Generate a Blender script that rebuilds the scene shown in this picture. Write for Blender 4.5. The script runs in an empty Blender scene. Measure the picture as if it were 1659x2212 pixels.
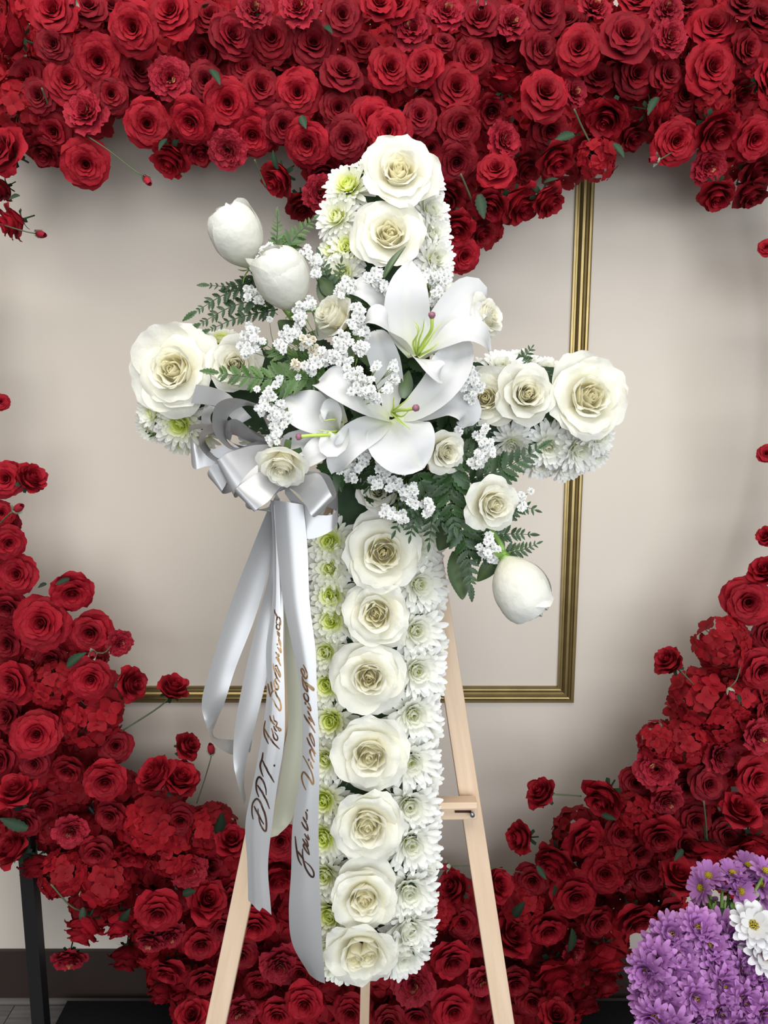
import bpy, math, random
import numpy as np
from mathutils import Vector, Matrix
from mathutils.bvhtree import BVHTree

random.seed(7)
rng = np.random.default_rng(7)
scene = bpy.context.scene
COL = scene.collection
pi = math.pi
rad = math.radians

# ------------------------------------------------------------------ camera
W, H, F = 1659.0, 2212.0, 1660.0
TH = rad(9.0)
CAM = Vector((0, 0, 1.5))
RIGHT = Vector((1, 0, 0))
UP = Vector((0, math.sin(TH), math.cos(TH)))
FWD = Vector((0, math.cos(TH), -math.sin(TH)))
camd = bpy.data.cameras.new('camera')
camd.sensor_fit = 'VERTICAL'
camd.sensor_height = 36.0
camd.sensor_width = 27.0
camd.lens = F / H * 36.0
camd.clip_start = 0.02
cam = bpy.data.objects.new('camera', camd)
COL.objects.link(cam)
cam.location = CAM
cam.rotation_euler = (pi / 2 - TH, 0, 0)
scene.camera = cam

# ------------------------------------------------------------------ light
world = bpy.data.worlds.new('room_light')
scene.world = world
world.use_nodes = True
bg = world.node_tree.nodes['Background']
bg.inputs[0].default_value = (0.93, 0.95, 1.0, 1)
bg.inputs[1].default_value = 0.21


def area(name, loc, target, sx, sy, power, col):
    l = bpy.data.lights.new(name, 'AREA')
    l.shape = 'RECTANGLE'
    l.size, l.size_y = sx, sy
    l.energy = power
    l.color = col
    o = bpy.data.objects.new(name, l)
    COL.objects.link(o)
    o.location = loc
    d = Vector(target) - Vector(loc)
    o.rotation_euler = d.to_track_quat('-Z', 'Y').to_euler()
    return o


area('window_daylight', (0.9, -2.5, 1.6), (0.0, 1.4, 0.85), 3.4, 2.0, 108, (0.90, 0.95, 1.0))
area('shop_ceiling_panel', (-0.2, 0.05, 2.95), (0, 0.75, 0.9), 2.2, 1.0, 38, (1.0, 0.97, 0.93))

vs = scene.view_settings
vs.view_transform = 'Standard'
vs.look = 'None'
vs.gamma = 1.0
vs.use_curve_mapping = False
vs.exposure = 0.24


# ------------------------------------------------------------------ helpers
def P(px, py, d):
    px, py, d = float(px), float(py), float(d)
    return CAM + d * (FWD + ((px - W / 2) / F) * RIGHT - ((py - H / 2) / F) * UP)


def dY(py, Y):
    v = (H / 2 - py) / F
    return Y / (math.cos(TH) + v * math.sin(TH))


def PY(px, py, Y):
    return P(px, py, dY(py, Y))


def D(x, y, z):
    """direction: x right, y up, z towards the viewer"""
    return (RIGHT * float(x) + UP * float(y) - FWD * float(z)).normalized()


def lin(c):
    return tuple(((v / 255 + 0.055) / 1.055) ** 2.4 if v / 255 > 0.04045 else v / 255 / 12.92 for v in c)


def base_mat(name, col, rough=0.5, metal=0.0, spec=0.5):
    m = bpy.data.materials.new(name)
    m.use_nodes = True
    b = m.node_tree.nodes['Principled BSDF']
    b.inputs['Base Color'].default_value = (*col, 1)
    b.inputs['Roughness'].default_value = rough
    b.inputs['Metallic'].default_value = metal
    b.inputs['Specular IOR Level'].default_value = spec
    return m


def petal_mat(name, stops, rough=0.55, trans=0.25, spec=0.25, var=0.06, bump=0.0, bscale=60):
    """colour runs with the petal's own 'tint' attribute (base of petal -> rim)"""
    m = bpy.data.materials.new(name)
    m.use_nodes = True
    nt = m.node_tree
    b = nt.nodes['Principled BSDF']
    out = nt.nodes['Material Output']
    at = nt.nodes.new('ShaderNodeAttribute')
    at.attribute_name = 'tint'
    rp = nt.nodes.new('ShaderNodeValToRGB')
    els = rp.color_ramp.elements
    while len(els) < len(stops):
        els.new(0.5)
    for e, (p, c) in zip(els, stops):
        e.position = p
        e.color = (*c, 1)
    nt.links.new(at.outputs['Fac'], rp.inputs[0])
    oi = nt.nodes.new('ShaderNodeObjectInfo')
    mr = nt.nodes.new('ShaderNodeMapRange')
    mr.inputs['To Min'].default_value = 1 - var
    mr.inputs['To Max'].default_value = 1 + var
    nt.links.new(oi.outputs['Random'], mr.inputs['Value'])
    mx = nt.nodes.new('ShaderNodeHueSaturation')
    nt.links.new(rp.outputs[0], mx.inputs['Color'])
    nt.links.new(mr.outputs[0], mx.inputs['Value'])
    nt.links.new(mx.outputs[0], b.inputs['Base Color'])
    b.inputs['Roughness'].default_value = rough
    b.inputs['Specular IOR Level'].default_value = spec
    if bump > 0:
        tc = nt.nodes.new('ShaderNodeTexCoord')
        nz = nt.nodes.new('ShaderNodeTexNoise')
        nz.inputs['Scale'].default_value = bscale
        nt.links.new(tc.outputs['Object'], nz.inputs['Vector'])
        bp = nt.nodes.new('ShaderNodeBump')
        bp.inputs['Strength'].default_value = bump
        bp.inputs['Distance'].default_value = 0.02
        nt.links.new(nz.outputs['Fac'], bp.inputs['Height'])
        nt.links.new(bp.outputs[0], b.inputs['Normal'])
    if trans > 0:
        tr = nt.nodes.new('ShaderNodeBsdfTranslucent')
        nt.links.new(mx.outputs[0], tr.inputs[0])
        ms = nt.nodes.new('ShaderNodeMixShader')
        ms.inputs[0].default_value = trans
        nt.links.new(b.outputs[0], ms.inputs[1])
        nt.links.new(tr.outputs[0], ms.inputs[2])
        nt.links.new(ms.outputs[0], out.inputs['Surface'])
    return m


def noise_mat(name, c1, c2, scale, rough=0.5, stretch=(1, 1, 1), detail=4, metal=0.0, bump=0.0, spec=0.5):
    m = base_mat(name, c1, rough, metal, spec)
    nt = m.node_tree
    b = nt.nodes['Principled BSDF']
    tc = nt.nodes.new('ShaderNodeTexCoord')
    mp = nt.nodes.new('ShaderNodeMapping')
    mp.inputs['Scale'].default_value = stretch
    nz = nt.nodes.new('ShaderNodeTexNoise')
    nz.inputs['Scale'].default_value = scale
    nz.inputs['Detail'].default_value = detail
    rp = nt.nodes.new('ShaderNodeValToRGB')
    rp.color_ramp.elements[0].color = (*c1, 1)
    rp.color_ramp.elements[1].color = (*c2, 1)
    rp.color_ramp.elements[0].position = 0.3
    rp.color_ramp.elements[1].position = 0.7
    nt.links.new(tc.outputs['Object'], mp.inputs[0])
    nt.links.new(mp.outputs[0], nz.inputs['Vector'])
    nt.links.new(nz.outputs['Fac'], rp.inputs[0])
    nt.links.new(rp.outputs[0], b.inputs['Base Color'])
    if bump > 0:
        bp = nt.nodes.new('ShaderNodeBump')
        bp.inputs['Strength'].default_value = bump
        bp.inputs['Distance'].default_value = 0.002
        nt.links.new(nz.outputs['Fac'], bp.inputs['Height'])
        nt.links.new(bp.outputs[0], b.inputs['Normal'])
    return m


class MB:
    """collects grids / boxes / tubes into one mesh"""

    def __init__(s):
        s.v, s.f, s.t, s.n = [], [], [], 0

    def add(s, verts, faces, tint=None):
        verts = np.asarray(verts, float).reshape(-1, 3)
        s.v.append(verts)
        s.f += [tuple(i + s.n for i in f) for f in faces]
        s.t.append(np.zeros(len(verts)) if tint is None else np.asarray(tint, float).ravel())
        s.n += len(verts)
        return s

    def grid(s, pts, tint=None):
        nv, nu = pts.shape[:2]
        fs = [(j * nu + i, j * nu + i + 1, (j + 1) * nu + i + 1, (j + 1) * nu + i)
              for j in range(nv - 1) for i in range(nu - 1)]
        return s.add(pts.reshape(-1, 3), fs, tint)

    def box(s, c, hx, hy, hz, m=None):
        v = [Vector((x * hx, y * hy, z * hz)) for x in (-1, 1) for y in (-1, 1) for z in (-1, 1)]
        if m is not None:
            v = [m @ q for q in v]
        v = [q + Vector(c) for q in v]
        return s.add([tuple(q) for q in v], [(0, 1, 3, 2), (4, 6, 7, 5), (0, 4, 5, 1), (2, 3, 7, 6), (0, 2, 6, 4), (1, 5, 7, 3)])

    def tube(s, pts, r, k=6, tint=0.0):
        pts = [Vector(p) for p in pts]
        n = len(pts)
        rs = r if isinstance(r, (list, tuple)) else [r] * n
        ring = []
        for i, p in enumerate(pts):
            t = (pts[min(i + 1, n - 1)] - pts[max(i - 1, 0)]).normalized()
            a = t.cross(Vector((0.31, 0.87, 0.39)))
            if a.length < 1e-4:
                a = t.cross(Vector((1, 0, 0)))
            a.normalize()
            b = t.cross(a)
            ring.append([tuple(p + rs[i] * (math.cos(2 * pi * q / k) * a + math.sin(2 * pi * q / k) * b)) for q in range(k)])
        fs = [(i * k + q, i * k + (q + 1) % k, (i + 1) * k + (q + 1) % k, (i + 1) * k + q) for i in range(n - 1) for q in range(k)]
        fs += [tuple(range(k))[::-1], tuple((n - 1) * k + q for q in range(k))]
        return s.add(np.array(ring).reshape(-1, 3), fs, np.full(n * k, tint))

    def mesh(s, name, mat, smooth=True):
        me = bpy.data.meshes.new(name)
        v = np.concatenate(s.v) if s.v else np.zeros((0, 3))
        me.from_pydata(v.tolist(), [], s.f)
        a = me.attributes.new('tint', 'FLOAT', 'POINT')
        a.data.foreach_set('value', np.concatenate(s.t).astype(np.float32))
        if smooth:
            me.polygons.foreach_set('use_smooth', [True] * len(me.polygons))
        me.materials.append(mat)
        me.update()
        return me


def obj(name, me, parent=None, mat=None, label=None):
    o = bpy.data.objects.new(name, me)
    COL.objects.link(o)
    if parent is not None:
        o.parent = parent
    if mat is not None:
        o.matrix_local = mat
    if label:
        o['label'] = label
    return o


def tag(o, label, cat, group=None):
    o['label'] = label
    o['category'] = cat
    if group:
        o['group'] = group
    return o


def struct(o):
    o['kind'] = 'structure'
    return o


def empty(name, loc):
    o = bpy.data.objects.new(name, None)
    o.empty_display_size = 0.02
    COL.objects.link(o)
    o.location = loc
    return o


def frame(axis, spin=0.0, scale=1.0, loc=(0, 0, 0)):
    z = Vector(axis).normalized()
    a = UP if abs(z.dot(UP)) < 0.95 else RIGHT
    x = a.cross(z).normalized()
    y = z.cross(x)
    c, s_ = math.cos(spin), math.sin(spin)
    x2, y2 = x * c + y * s_, y * c - x * s_
    m = Matrix((x2, y2, z)).transposed().to_4x4()
    return Matrix.Translation(Vector(loc)) @ m @ Matrix.Scale(scale, 4)


def flower(name, parts, label, cat, loc, axis, scale, spin=0.0, group=None):
    """an Empty at the flower's base that carries its parts (list of (part name, mesh, sub-parts))"""
    o = empty(name, loc)
    o.matrix_basis = frame(axis, spin, scale, loc)
    tag(o, label, cat, group)
    for p in parts:
        c = obj(p[0], p[1], o)
        if len(p) > 2 and p[2]:
            for q in p[2]:
                obj(q[0], q[1], c)
    return o


def smooth(t):
    t = np.clip(t, 0, 1)
    return t * t * (3 - 2 * t)


def catmull(pts, n):
    pts = [np.array(p, float) for p in pts]
    pts = [2 * pts[0] - pts[1]] + pts + [2 * pts[-1] - pts[-2]]
    m = len(pts) - 3
    out = []
    for k in range(n):
        t = k / (n - 1) * m
        i = min(int(t), m - 1)
        t -= i
        a, b, c, d = pts[i:i + 4]
        out.append(0.5 * ((2 * b) + (c - a) * t + (2 * a - 5 * b + 4 * c - d) * t * t + (3 * b - a - 3 * c + d) * t ** 3))
    return np.array(out)


def ordinal(n):
    w = ['first', 'second', 'third', 'fourth', 'fifth', 'sixth', 'seventh', 'eighth', 'ninth', 'tenth', 'eleventh',
         'twelfth', 'thirteenth', 'fourteenth', 'fifteenth', 'sixteenth', 'seventeenth', 'eighteenth', 'nineteenth', 'twentieth']
    return w[n] if n < len(w) else str(n + 1) + 'th'


# ------------------------------------------------------------------ materials
M = {}
M['white_petal'] = petal_mat('white_petal', [(0.0, (0.95, 0.945, 0.885)), (0.35, (0.95, 0.93, 0.80)), (0.7, (0.95, 0.91, 0.70)), (1.0, (0.97, 0.90, 0.66))],
                             rough=0.5, trans=0.45, var=0.03, bump=0.10, bscale=7)
M['bud_petal'] = petal_mat('bud_petal', [(0.0, (0.80, 0.80, 0.74)), (0.5, (0.82, 0.80, 0.70)), (1.0, (0.76, 0.79, 0.52))], rough=0.45, trans=0.25, var=0.02, bump=0.10, bscale=6)
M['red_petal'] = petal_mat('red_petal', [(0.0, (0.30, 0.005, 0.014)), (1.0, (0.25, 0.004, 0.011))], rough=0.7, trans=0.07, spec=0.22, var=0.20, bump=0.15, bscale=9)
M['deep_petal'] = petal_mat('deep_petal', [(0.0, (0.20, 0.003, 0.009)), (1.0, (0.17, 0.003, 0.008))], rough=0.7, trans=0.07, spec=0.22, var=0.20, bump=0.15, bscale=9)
M['burgundy_petal'] = petal_mat('burgundy_petal', [(0.0, (0.20, 0.005, 0.012)), (1.0, (0.15, 0.003, 0.009))], rough=0.7, trans=0.06, spec=0.2, var=0.20, bump=0.15, bscale=9)
M['peony_petal'] = petal_mat('peony_petal', [(0.0, (0.34, 0.014, 0.030)), (0.6, (0.28, 0.008, 0.019)), (0.9, (0.34, 0.02, 0.035)), (1.0, (0.50, 0.22, 0.10))], rough=0.7, trans=0.07, spec=0.25, var=0.2, bump=0.3, bscale=9)
M['hydrangea_petal'] = petal_mat('hydrangea_petal', [(0.0, (0.27, 0.005, 0.011)), (0.8, (0.25, 0.004, 0.010)), (1.0, (0.12, 0.002, 0.014))], rough=0.7, trans=0.08, spec=0.2, var=0.25)
M['mum_petal'] = petal_mat('mum_petal', [(0.0, (0.95, 0.95, 0.94)), (0.55, (0.94, 0.945, 0.80)), (0.8, (0.90, 0.93, 0.42)), (1.0, (0.78, 0.86, 0.16))], rough=0.45, trans=0.32, var=0.02)
M['mum_centre'] = petal_mat('mum_centre', [(0.0, (0.78, 0.84, 0.20)), (1.0, (0.66, 0.78, 0.14))], rough=0.6, trans=0.2)
M['purple_petal'] = petal_mat('purple_petal', [(0.0, (0.56, 0.27, 0.58)), (0.5, (0.46, 0.19, 0.49)), (1.0, (0.34, 0.12, 0.36))], rough=0.5, trans=0.20, var=0.10)
M['daisy_petal'] = petal_mat('daisy_petal', [(0.0, (0.78, 0.77, 0.78)), (1.0, (0.72, 0.72, 0.64))], rough=0.5, trans=0.15, var=0.02)
M['daisy_centre'] = petal_mat('daisy_centre', [(0.0, (0.50, 0.40, 0.03)), (1.0, (0.30, 0.22, 0.02))], rough=0.8, trans=0.0)
M['lily_petal'] = petal_mat('lily_petal', [(0.0, (0.71, 0.71, 0.71)), (0.35, (0.72, 0.73, 0.66)), (0.75, (0.74, 0.78, 0.48)), (1.0, (0.48, 0.58, 0.14))], rough=0.42, trans=0.22, var=0.02)
M['lily_filament'] = petal_mat('lily_filament', [(0.0, (0.50, 0.66, 0.10)), (1.0, (0.62, 0.74, 0.22))], rough=0.4, trans=0.1)
M['stigma'] = base_mat('stigma', (0.26, 0.10, 0.14), 0.5)
M['freckle'] = base_mat('freckle', (0.45, 0.10, 0.16), 0.6)
M['breath_petal'] = petal_mat('breath_petal', [(0.0, (0.86, 0.865, 0.86)), (0.7, (0.84, 0.84, 0.76)), (1.0, (0.66, 0.64, 0.44))], rough=0.6, trans=0.2, var=0.03)
M['breath_dry'] = petal_mat('breath_dry', [(0.0, (0.86, 0.82, 0.70)), (1.0, (0.66, 0.52, 0.32))], rough=0.6, trans=0.2, var=0.05)
M['breath_stem'] = base_mat('breath_stem', (0.16, 0.24, 0.06), 0.6)
M['fern'] = petal_mat('fern', [(0.0, (0.035, 0.082, 0.024)), (1.0, (0.022, 0.056, 0.016))], rough=0.42, trans=0.12, spec=0.4, var=0.35)
M['fern_light'] = petal_mat('fern_light', [(0.0, (0.075, 0.145, 0.032)), (1.0, (0.045, 0.10, 0.022))], rough=0.42, trans=0.15, spec=0.4, var=0.25)
M['leaf'] = petal_mat('leaf', [(0.0, (0.040, 0.075, 0.026)), (1.0, (0.09, 0.14, 0.05))], rough=0.35, trans=0.08, spec=0.5, var=0.3)
M['silk_leaf'] = petal_mat('silk_leaf', [(0.0, (0.014, 0.034, 0.018)), (1.0, (0.035, 0.065, 0.035))], rough=0.6, trans=0.08, var=0.4)
M['green_stem'] = base_mat('green_stem', (0.22, 0.38, 0.08), 0.4)
M['silk_stem'] = base_mat('silk_stem', (0.09, 0.12, 0.06), 0.6)
M['pale_sepal'] = petal_mat('pale_sepal', [(0.0, (0.55, 0.60, 0.47)), (1.0, (0.30, 0.38, 0.22))], rough=0.6, trans=0.1)
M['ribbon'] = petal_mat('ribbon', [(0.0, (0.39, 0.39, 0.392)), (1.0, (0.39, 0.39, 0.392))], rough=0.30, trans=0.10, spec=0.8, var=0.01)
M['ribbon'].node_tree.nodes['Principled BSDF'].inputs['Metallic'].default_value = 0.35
M['ribbon_pale'] = petal_mat('ribbon_pale', [(0.0, (0.52, 0.53, 0.42)), (1.0, (0.52, 0.53, 0.42))], rough=0.35, trans=0.3, spec=0.5, var=0.01)
M['foil'] = noise_mat('foil', (0.05, 0.015, 0.008), (0.30, 0.17, 0.06), 18, rough=0.3, metal=0.5)
M['foil_dark'] = noise_mat('foil_dark', (0.02, 0.008, 0.008), (0.10, 0.045, 0.025), 18, rough=0.3, metal=0.5)
M['foam'] = noise_mat('foam', (0.015, 0.035, 0.015), (0.03, 0.06, 0.025), 60, rough=0.9)
M['pine'] = noise_mat('pine', (0.60, 0.43, 0.29), (0.70, 0.54, 0.39), 14, rough=0.6, stretch=(6, 6, 0.35), detail=6, bump=0.15, spec=0.3)
M['steel'] = base_mat('steel', (0.30, 0.33, 0.36), 0.35, 0.9)
M['black_metal'] = base_mat('black_metal', (0.008, 0.008, 0.009), 0.45)
M['black_base'] = base_mat('black_base', (0.004, 0.004, 0.005), 0.6, 0, 0.3)
M['gold'] = noise_mat('gold', (0.25, 0.185, 0.075), (0.30, 0.225, 0.095), 30, rough=0.34, metal=0.8)
M['wall_paint'] = noise_mat('wall_paint', (0.65, 0.58, 0.495), (0.665, 0.595, 0.51), 5, rough=0.55, detail=3, spec=0.4)
M['baseboard'] = base_mat('baseboard_vinyl', (0.030, 0.018, 0.014), 0.5)
M['shoe'] = base_mat('shoe_moulding', (0.12, 0.105, 0.095), 0.6)
M['plank'] = noise_mat('plank', (0.10, 0.092, 0.088), (0.19, 0.175, 0.165), 7, rough=0.5, stretch=(1, 14, 1), detail=6)
M['grout'] = base_mat('floor_joint', (0.03, 0.028, 0.027), 0.8)
M['bucket'] = base_mat('bucket_plastic', (0.012, 0.012, 0.013), 0.4)

# ------------------------------------------------------------------ the setting
WALL_Y = 1.7
wall = struct(obj('wall_back', MB().box((0, WALL_Y + 0.05, 1.35), 3.2, 0.05, 1.35).mesh('wall', M['wall_paint'], False)))
floor = struct(obj('floor', MB().box((0, -0.9, -0.011), 3.2, 2.6, 0.008).mesh('floor', M['grout'], False)))
pw, pl = 0.15, 1.22
pm = MB().box((0, 0, 0), pl / 2 - 0.0012, pw / 2 - 0.0012, 0.003).mesh('plank', M['plank'], False)
for r_ in range(10):
    y = WALL_Y - pw / 2 - r_ * pw
    for c_ in range(-2, 3):
        x = c_ * pl + (r_ * 0.43) % pl - 0.3
        obj('plank', pm, floor, Matrix.Translation((x, y, 0.0)))
bb = struct(obj('baseboard_back', MB().box((0, WALL_Y - 0.005, 0.0735), 3.2, 0.0045, 0.0695).mesh('baseboard', M['baseboard'], False)))
sh = MB()
n = 5
prof = [(0.0, 0.004), (-0.012, 0.004), (-0.0115, 0.009), (-0.008, 0.013), (0.0, 0.0145)]
for i, (y, z) in enumerate(prof):
    pass
pts = np.array([[[x, WALL_Y - 0.0096 + y, z] for (y, z) in prof] for x in (-3.2, 3.2)])
struct(obj('trim_1', sh.grid(pts).mesh('shoe', M['shoe'])))

# gold picture moulding: a mitred rectangle on the wall
prof = [(0.0, 0.0), (0.0, 0.006), (0.004, 0.010), (0.008, 0.010), (0.010, 0.006), (0.0125, 0.005), (0.0145, 0.0085),
        (0.019, 0.0135), (0.024, 0.0135), (0.0275, 0.010), (0.030, 0.0055), (0.033, 0.005), (0.035, 0.0085), (0.039, 0.0085), (0.0395, 0.0)]
xr = 0.441
zb = PY(1200, 1516, WALL_Y).z
xl, zt = -1.02, 2.42
mold = empty('trim_2', (0, WALL_Y, zb))
struct(mold)
mold['label'] = 'gold ridged picture moulding rectangle on the beige wall'


def rail(corner_a, corner_b, inward, along):
    # profile offset 0 = outer edge; mitre by moving the end points inward too
    g = MB()
    rows = []
    for (o, h) in prof:
        a = Vector(corner_a) + Vector(inward) * o + Vector(along) * o
        b = Vector(corner_b) + Vector(inward) * o - Vector(along) * o
        rows.append([[a.x, -h, a.z - zb], [b.x, -h, b.z - zb]])
    return g.grid(np.array(rows)).mesh('moulding', M['gold'], False)


obj('bottom_rail', rail((xl, 0, zb), (xr, 0, zb), (0, 0, 1), (1, 0, 0)), mold)
obj('top_rail', rail((xl, 0, zt), (xr, 0, zt), (0, 0, -1), (1, 0, 0)), mold)
obj('side_rail', rail((xr, 0, zb), (xr, 0, zt), (-1, 0, 0), (0, 0, 1)), mold)
obj('side_rail', rail((xl, 0, zb), (xl, 0, zt), (1, 0, 0), (0, 0, 1)), mold)

# ------------------------------------------------------------------ black heart stand
HY = 1.43      # plane of the red flowers
stand = empty('heart_stand', (0, 1.47, 0))
tag(stand, 'black metal stand with base plate carrying the red flower heart', 'stand')
obj('base_plate', MB().box((0.03, 0.06, 0.019), 0.80, 0.13, 0.0145).mesh('base_plate', M['black_base'], False), stand)
px_l = PY(76, 2046, 1.50).x
for sx in (px_l, PY(1740, 2046, 1.50).x):
    obj('post', MB().box((sx, 0.03, 0.36), 0.014, 0.014, 0.326).mesh('post', M['black_metal'], False), stand)
heart_px = [(985, 380), (900, 270), (700, 150), (350, 110), (60, 250), (-130, 600), (-120, 1050), (10, 1450), (160, 1700), (330, 1900),
            (520, 2090), (800, 2260), (1050, 2130), (1250, 1950), (1450, 1680), (1640, 1350), (1760, 1000), (1770, 600), (1640, 250), (1350, 110), (1120, 200), (985, 380)]
hp = catmull([tuple(PY(x, y, 1.56)) for x, y in heart_px], 90)
hp = hp - np.array([0, 1.47, 0])
obj('heart_frame', MB().tube([tuple(p) for p in hp], 0.010, 8).mesh('heart_frame', M['black_metal']), stand)


# ------------------------------------------------------------------ petals
def petal(r0, z0, L, a0, a1, curl, Wd, wrap, azi, nu=7, nv=7, ruffle=0.0, tip=0.25, tipp=2.2, cup=0.0, roll=0.0,
          tint=(1.0, 0.0), fold=0.0, base=0.4, point=0.0, cstart=0.70):
    tt = np.linspace(0, 1, 41)
    al = a0 + (a1 - a0) * smooth(tt) - curl * np.clip((tt - cstart) / (1 - cstart), 0, 1) ** 1.4
    al = np.radians(al)
    dr = np.cos(al) * L / 40
    dz = np.sin(al) * L / 40
    rr = r0 + np.concatenate([[0], np.cumsum((dr[1:] + dr[:-1]) / 2)])
    zz = z0 + np.concatenate([[0], np.cumsum((dz[1:] + dz[:-1]) / 2)])
    u = np.linspace(-1, 1, nu)[None, :]
    v = np.linspace(0, 1, nv)[:, None]
    ve = v * (1 - tip * np.abs(u) ** tipp) + point * np.clip(1 - np.abs(u) * 2.2, 0, 1) * v ** 4
    r = np.interp(np.clip(ve, 0, 1), tt, rr) + np.clip(ve - 1, 0, 1) * L * np.cos(al[-1])
    z = np.interp(np.clip(ve, 0, 1), tt, zz) + np.clip(ve - 1, 0, 1) * L * np.sin(al[-1])
    w = Wd * (base + (1 - base) * np.sin(pi / 2 * np.clip(v / 0.6, 0, 1))) * (1 - 0.22 * np.clip((v - 0.65) / 0.35, 0, 1) ** 2)
    s = u * w
    rho = np.maximum(r, 0.06) / max(wrap, 0.02)
    ang = np.clip(s / rho, -2.8, 2.8)
    x = r - rho * (1 - np.cos(ang))
    y = rho * np.sin(ang)
    z = z + cup * u ** 2 * v
    e = np.clip(np.abs(u) - 0.55, 0, 1) ** 2
    x = x + roll * e * v * 3
    if ruffle:
        ph = rng.uniform(0, 6.28, 3)
        k = rng.uniform(1.6, 2.6)
        ed = np.clip(v, 0, 1) ** 3
        z = z + ruffle * ed * (np.sin(k * pi * u + ph[0]) + 0.5 * np.sin(2.3 * k * pi * u + ph[1]))
        x = x + ruffle * 0.7 * ed * np.sin(k * 1.3 * pi * u + ph[2])
    if fold:
        x = x + fold * np.sin(3.2 * u + rng.uniform(0, 6.28)) * v
    t = tint[0] + (tint[1] - tint[0]) * np.clip(ve, 0, 1) ** 0.8 + 0 * u
    ca, sa = math.cos(azi), math.sin(azi)
    return np.stack([x * ca - y * sa, x * sa + y * ca, z + 0 * u], -1), t


def one(args, mat, name='petal'):
    g, t = petal(**args)
    return MB().grid(g, t).mesh(name, mat)


def joined(argl, mat, name):
    b = MB()
    for a in argl:
        g, t = petal(**a)
        b.grid(g, t)
    return b.mesh(name, mat)


def sepals(mat, r=0.5, n=5, z=0.0, up=False, stem=0.6):
    b = MB()
    for k in range(n):
        g, t = petal(r0=0.04, z0=z, L=r, a0=40 if up else 5, a1=75 if up else -25, curl=20, Wd=0.1, wrap=0.3, azi=k * 2 * pi / n + rng.uniform(-.2, .2),
                     nu=3, nv=5, tip=0.0, base=0.9, point=0.0)
        # taper to a point
        b.grid(g, t)
    b.tube([(0, 0, -stem), (0, 0, -0.1), (0, 0, 0.06)], [0.035, 0.04, 0.10], 6)
    return b.mesh('sepals', mat)


J = rng.uniform


def white_open(var):
    parts = []
    n = 5
    for k in range(n):
        parts.append(('petal', one(dict(r0=.08, z0=.0 + .012 * k, L=1.02 + J(-.16, .06), a0=32 + J(-12, 12), a1=8 + J(-20, 26), curl=30 + J(-35, 55), Wd=.72 + J(-.10, .08), wrap=.28,
                                        azi=k * 2 * pi / n + var + J(-.25, .25), nu=11, nv=10, ruffle=.035, tip=.20, cup=.12, tint=(.60, .02), point=.06 * (k % 2)), M['white_petal'])))
    n = 3
    for k in range(n):
        parts.append(('petal', one(dict(r0=.10, z0=.06, L=.84 + J(-.10, .08), a0=52 + J(-8, 6), a1=28 + J(-14, 16), curl=70 + J(-40, 40), Wd=.62 + J(-.08, .06), wrap=.55,
                                        azi=k * 2 * pi / n + .6 + var * 3 + J(-.4, .4), nu=11, nv=10, ruffle=.035, tip=.22, tint=(.75, .06), roll=.06), M['white_petal'])))
    n = 4
    for k in range(n):
        parts.append(('petal', one(dict(r0=.20 + .02 * (k % 2), z0=.06, L=.66 + J(-.05, .06), a0=64 + J(-5, 5), a1=88 + J(-8, 8), curl=50 + J(-30, 40), Wd=.58, wrap=.97,
                                        azi=k * 2 * pi / n + 0.5 + var * 2 + J(-.25, .25), nu=11, nv=9, ruffle=.02, tip=.16, tint=(.85, .15), cstart=.74), M['white_petal'])))
    cen = []
    nc = 15
    for k in range(nc):
        t = k / (nc - 1)
        cen.append(dict(r0=.012 + .27 * t ** .9, z0=.20, L=.44 + .03 * t + J(-.03, .03), a0=88 - 4 * t, a1=102 - 14 * t, curl=-10 + 70 * t * J(.5, 1.2), Wd=.10 + .30 * t, wrap=1.0,
                        azi=k * 2.4 + var + J(-.3, .3), nu=9, nv=7, ruffle=.014, tip=.10, fold=.06 * (.3 + t), tint=(1.0, .70 - .45 * t), cstart=.66))
    parts.append(('rose_centre', joined(cen, M['white_petal'], 'rose_centre')))
    parts.append(('sepals', sepals(M['leaf'], .4)))
    return parts


def white_round(var):
    """half open rose: deep cup with a tight spiral"""
    parts = []
    for ring, (n, z0, L, a0, a1, cu, wd, wr) in enumerate([(5, .0, .90, 52, 40, 75, .56, .7), (5, .05, .88, 64, 66, 60, .50, .9), (4, .08, .86, 72, 84, 45, .46, 1.0)]):
        for k in range(n):
            parts.append(('petal', one(dict(r0=.10, z0=z0, L=L + J(-.05, .05), a0=a0 + J(-5, 5), a1=a1 + J(-8, 8), curl=cu + J(-20, 20), Wd=wd, wrap=wr,
                                            azi=k * 2 * pi / n + ring * .6 + var + J(-.2, .2), nu=9, nv=9, ruffle=.022, tip=.2, tint=(.7, .03 + .03 * ring)), M['white_petal'])))
    cen = []
    nc = 14
    for k in range(nc):
        t = k / (nc - 1)
        cen.append(dict(r0=.012 + .25 * t, z0=.22, L=.66 - .0 * t, a0=88 - 5 * t, a1=102 - 16 * t, curl=-5 + 60 * t, Wd=.11 + .32 * t, wrap=1.0,
                        azi=k * 2.4 + var, nu=9, nv=7, ruffle=.014, tip=.10, fold=.03, tint=(.95, .50 - .35 * t), cstart=.65))
    parts.append(('rose_centre', joined(cen, M['white_petal'], 'rose_centre')))
    parts.append(('sepals', sepals(M['leaf'], .4)))
    return parts


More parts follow.
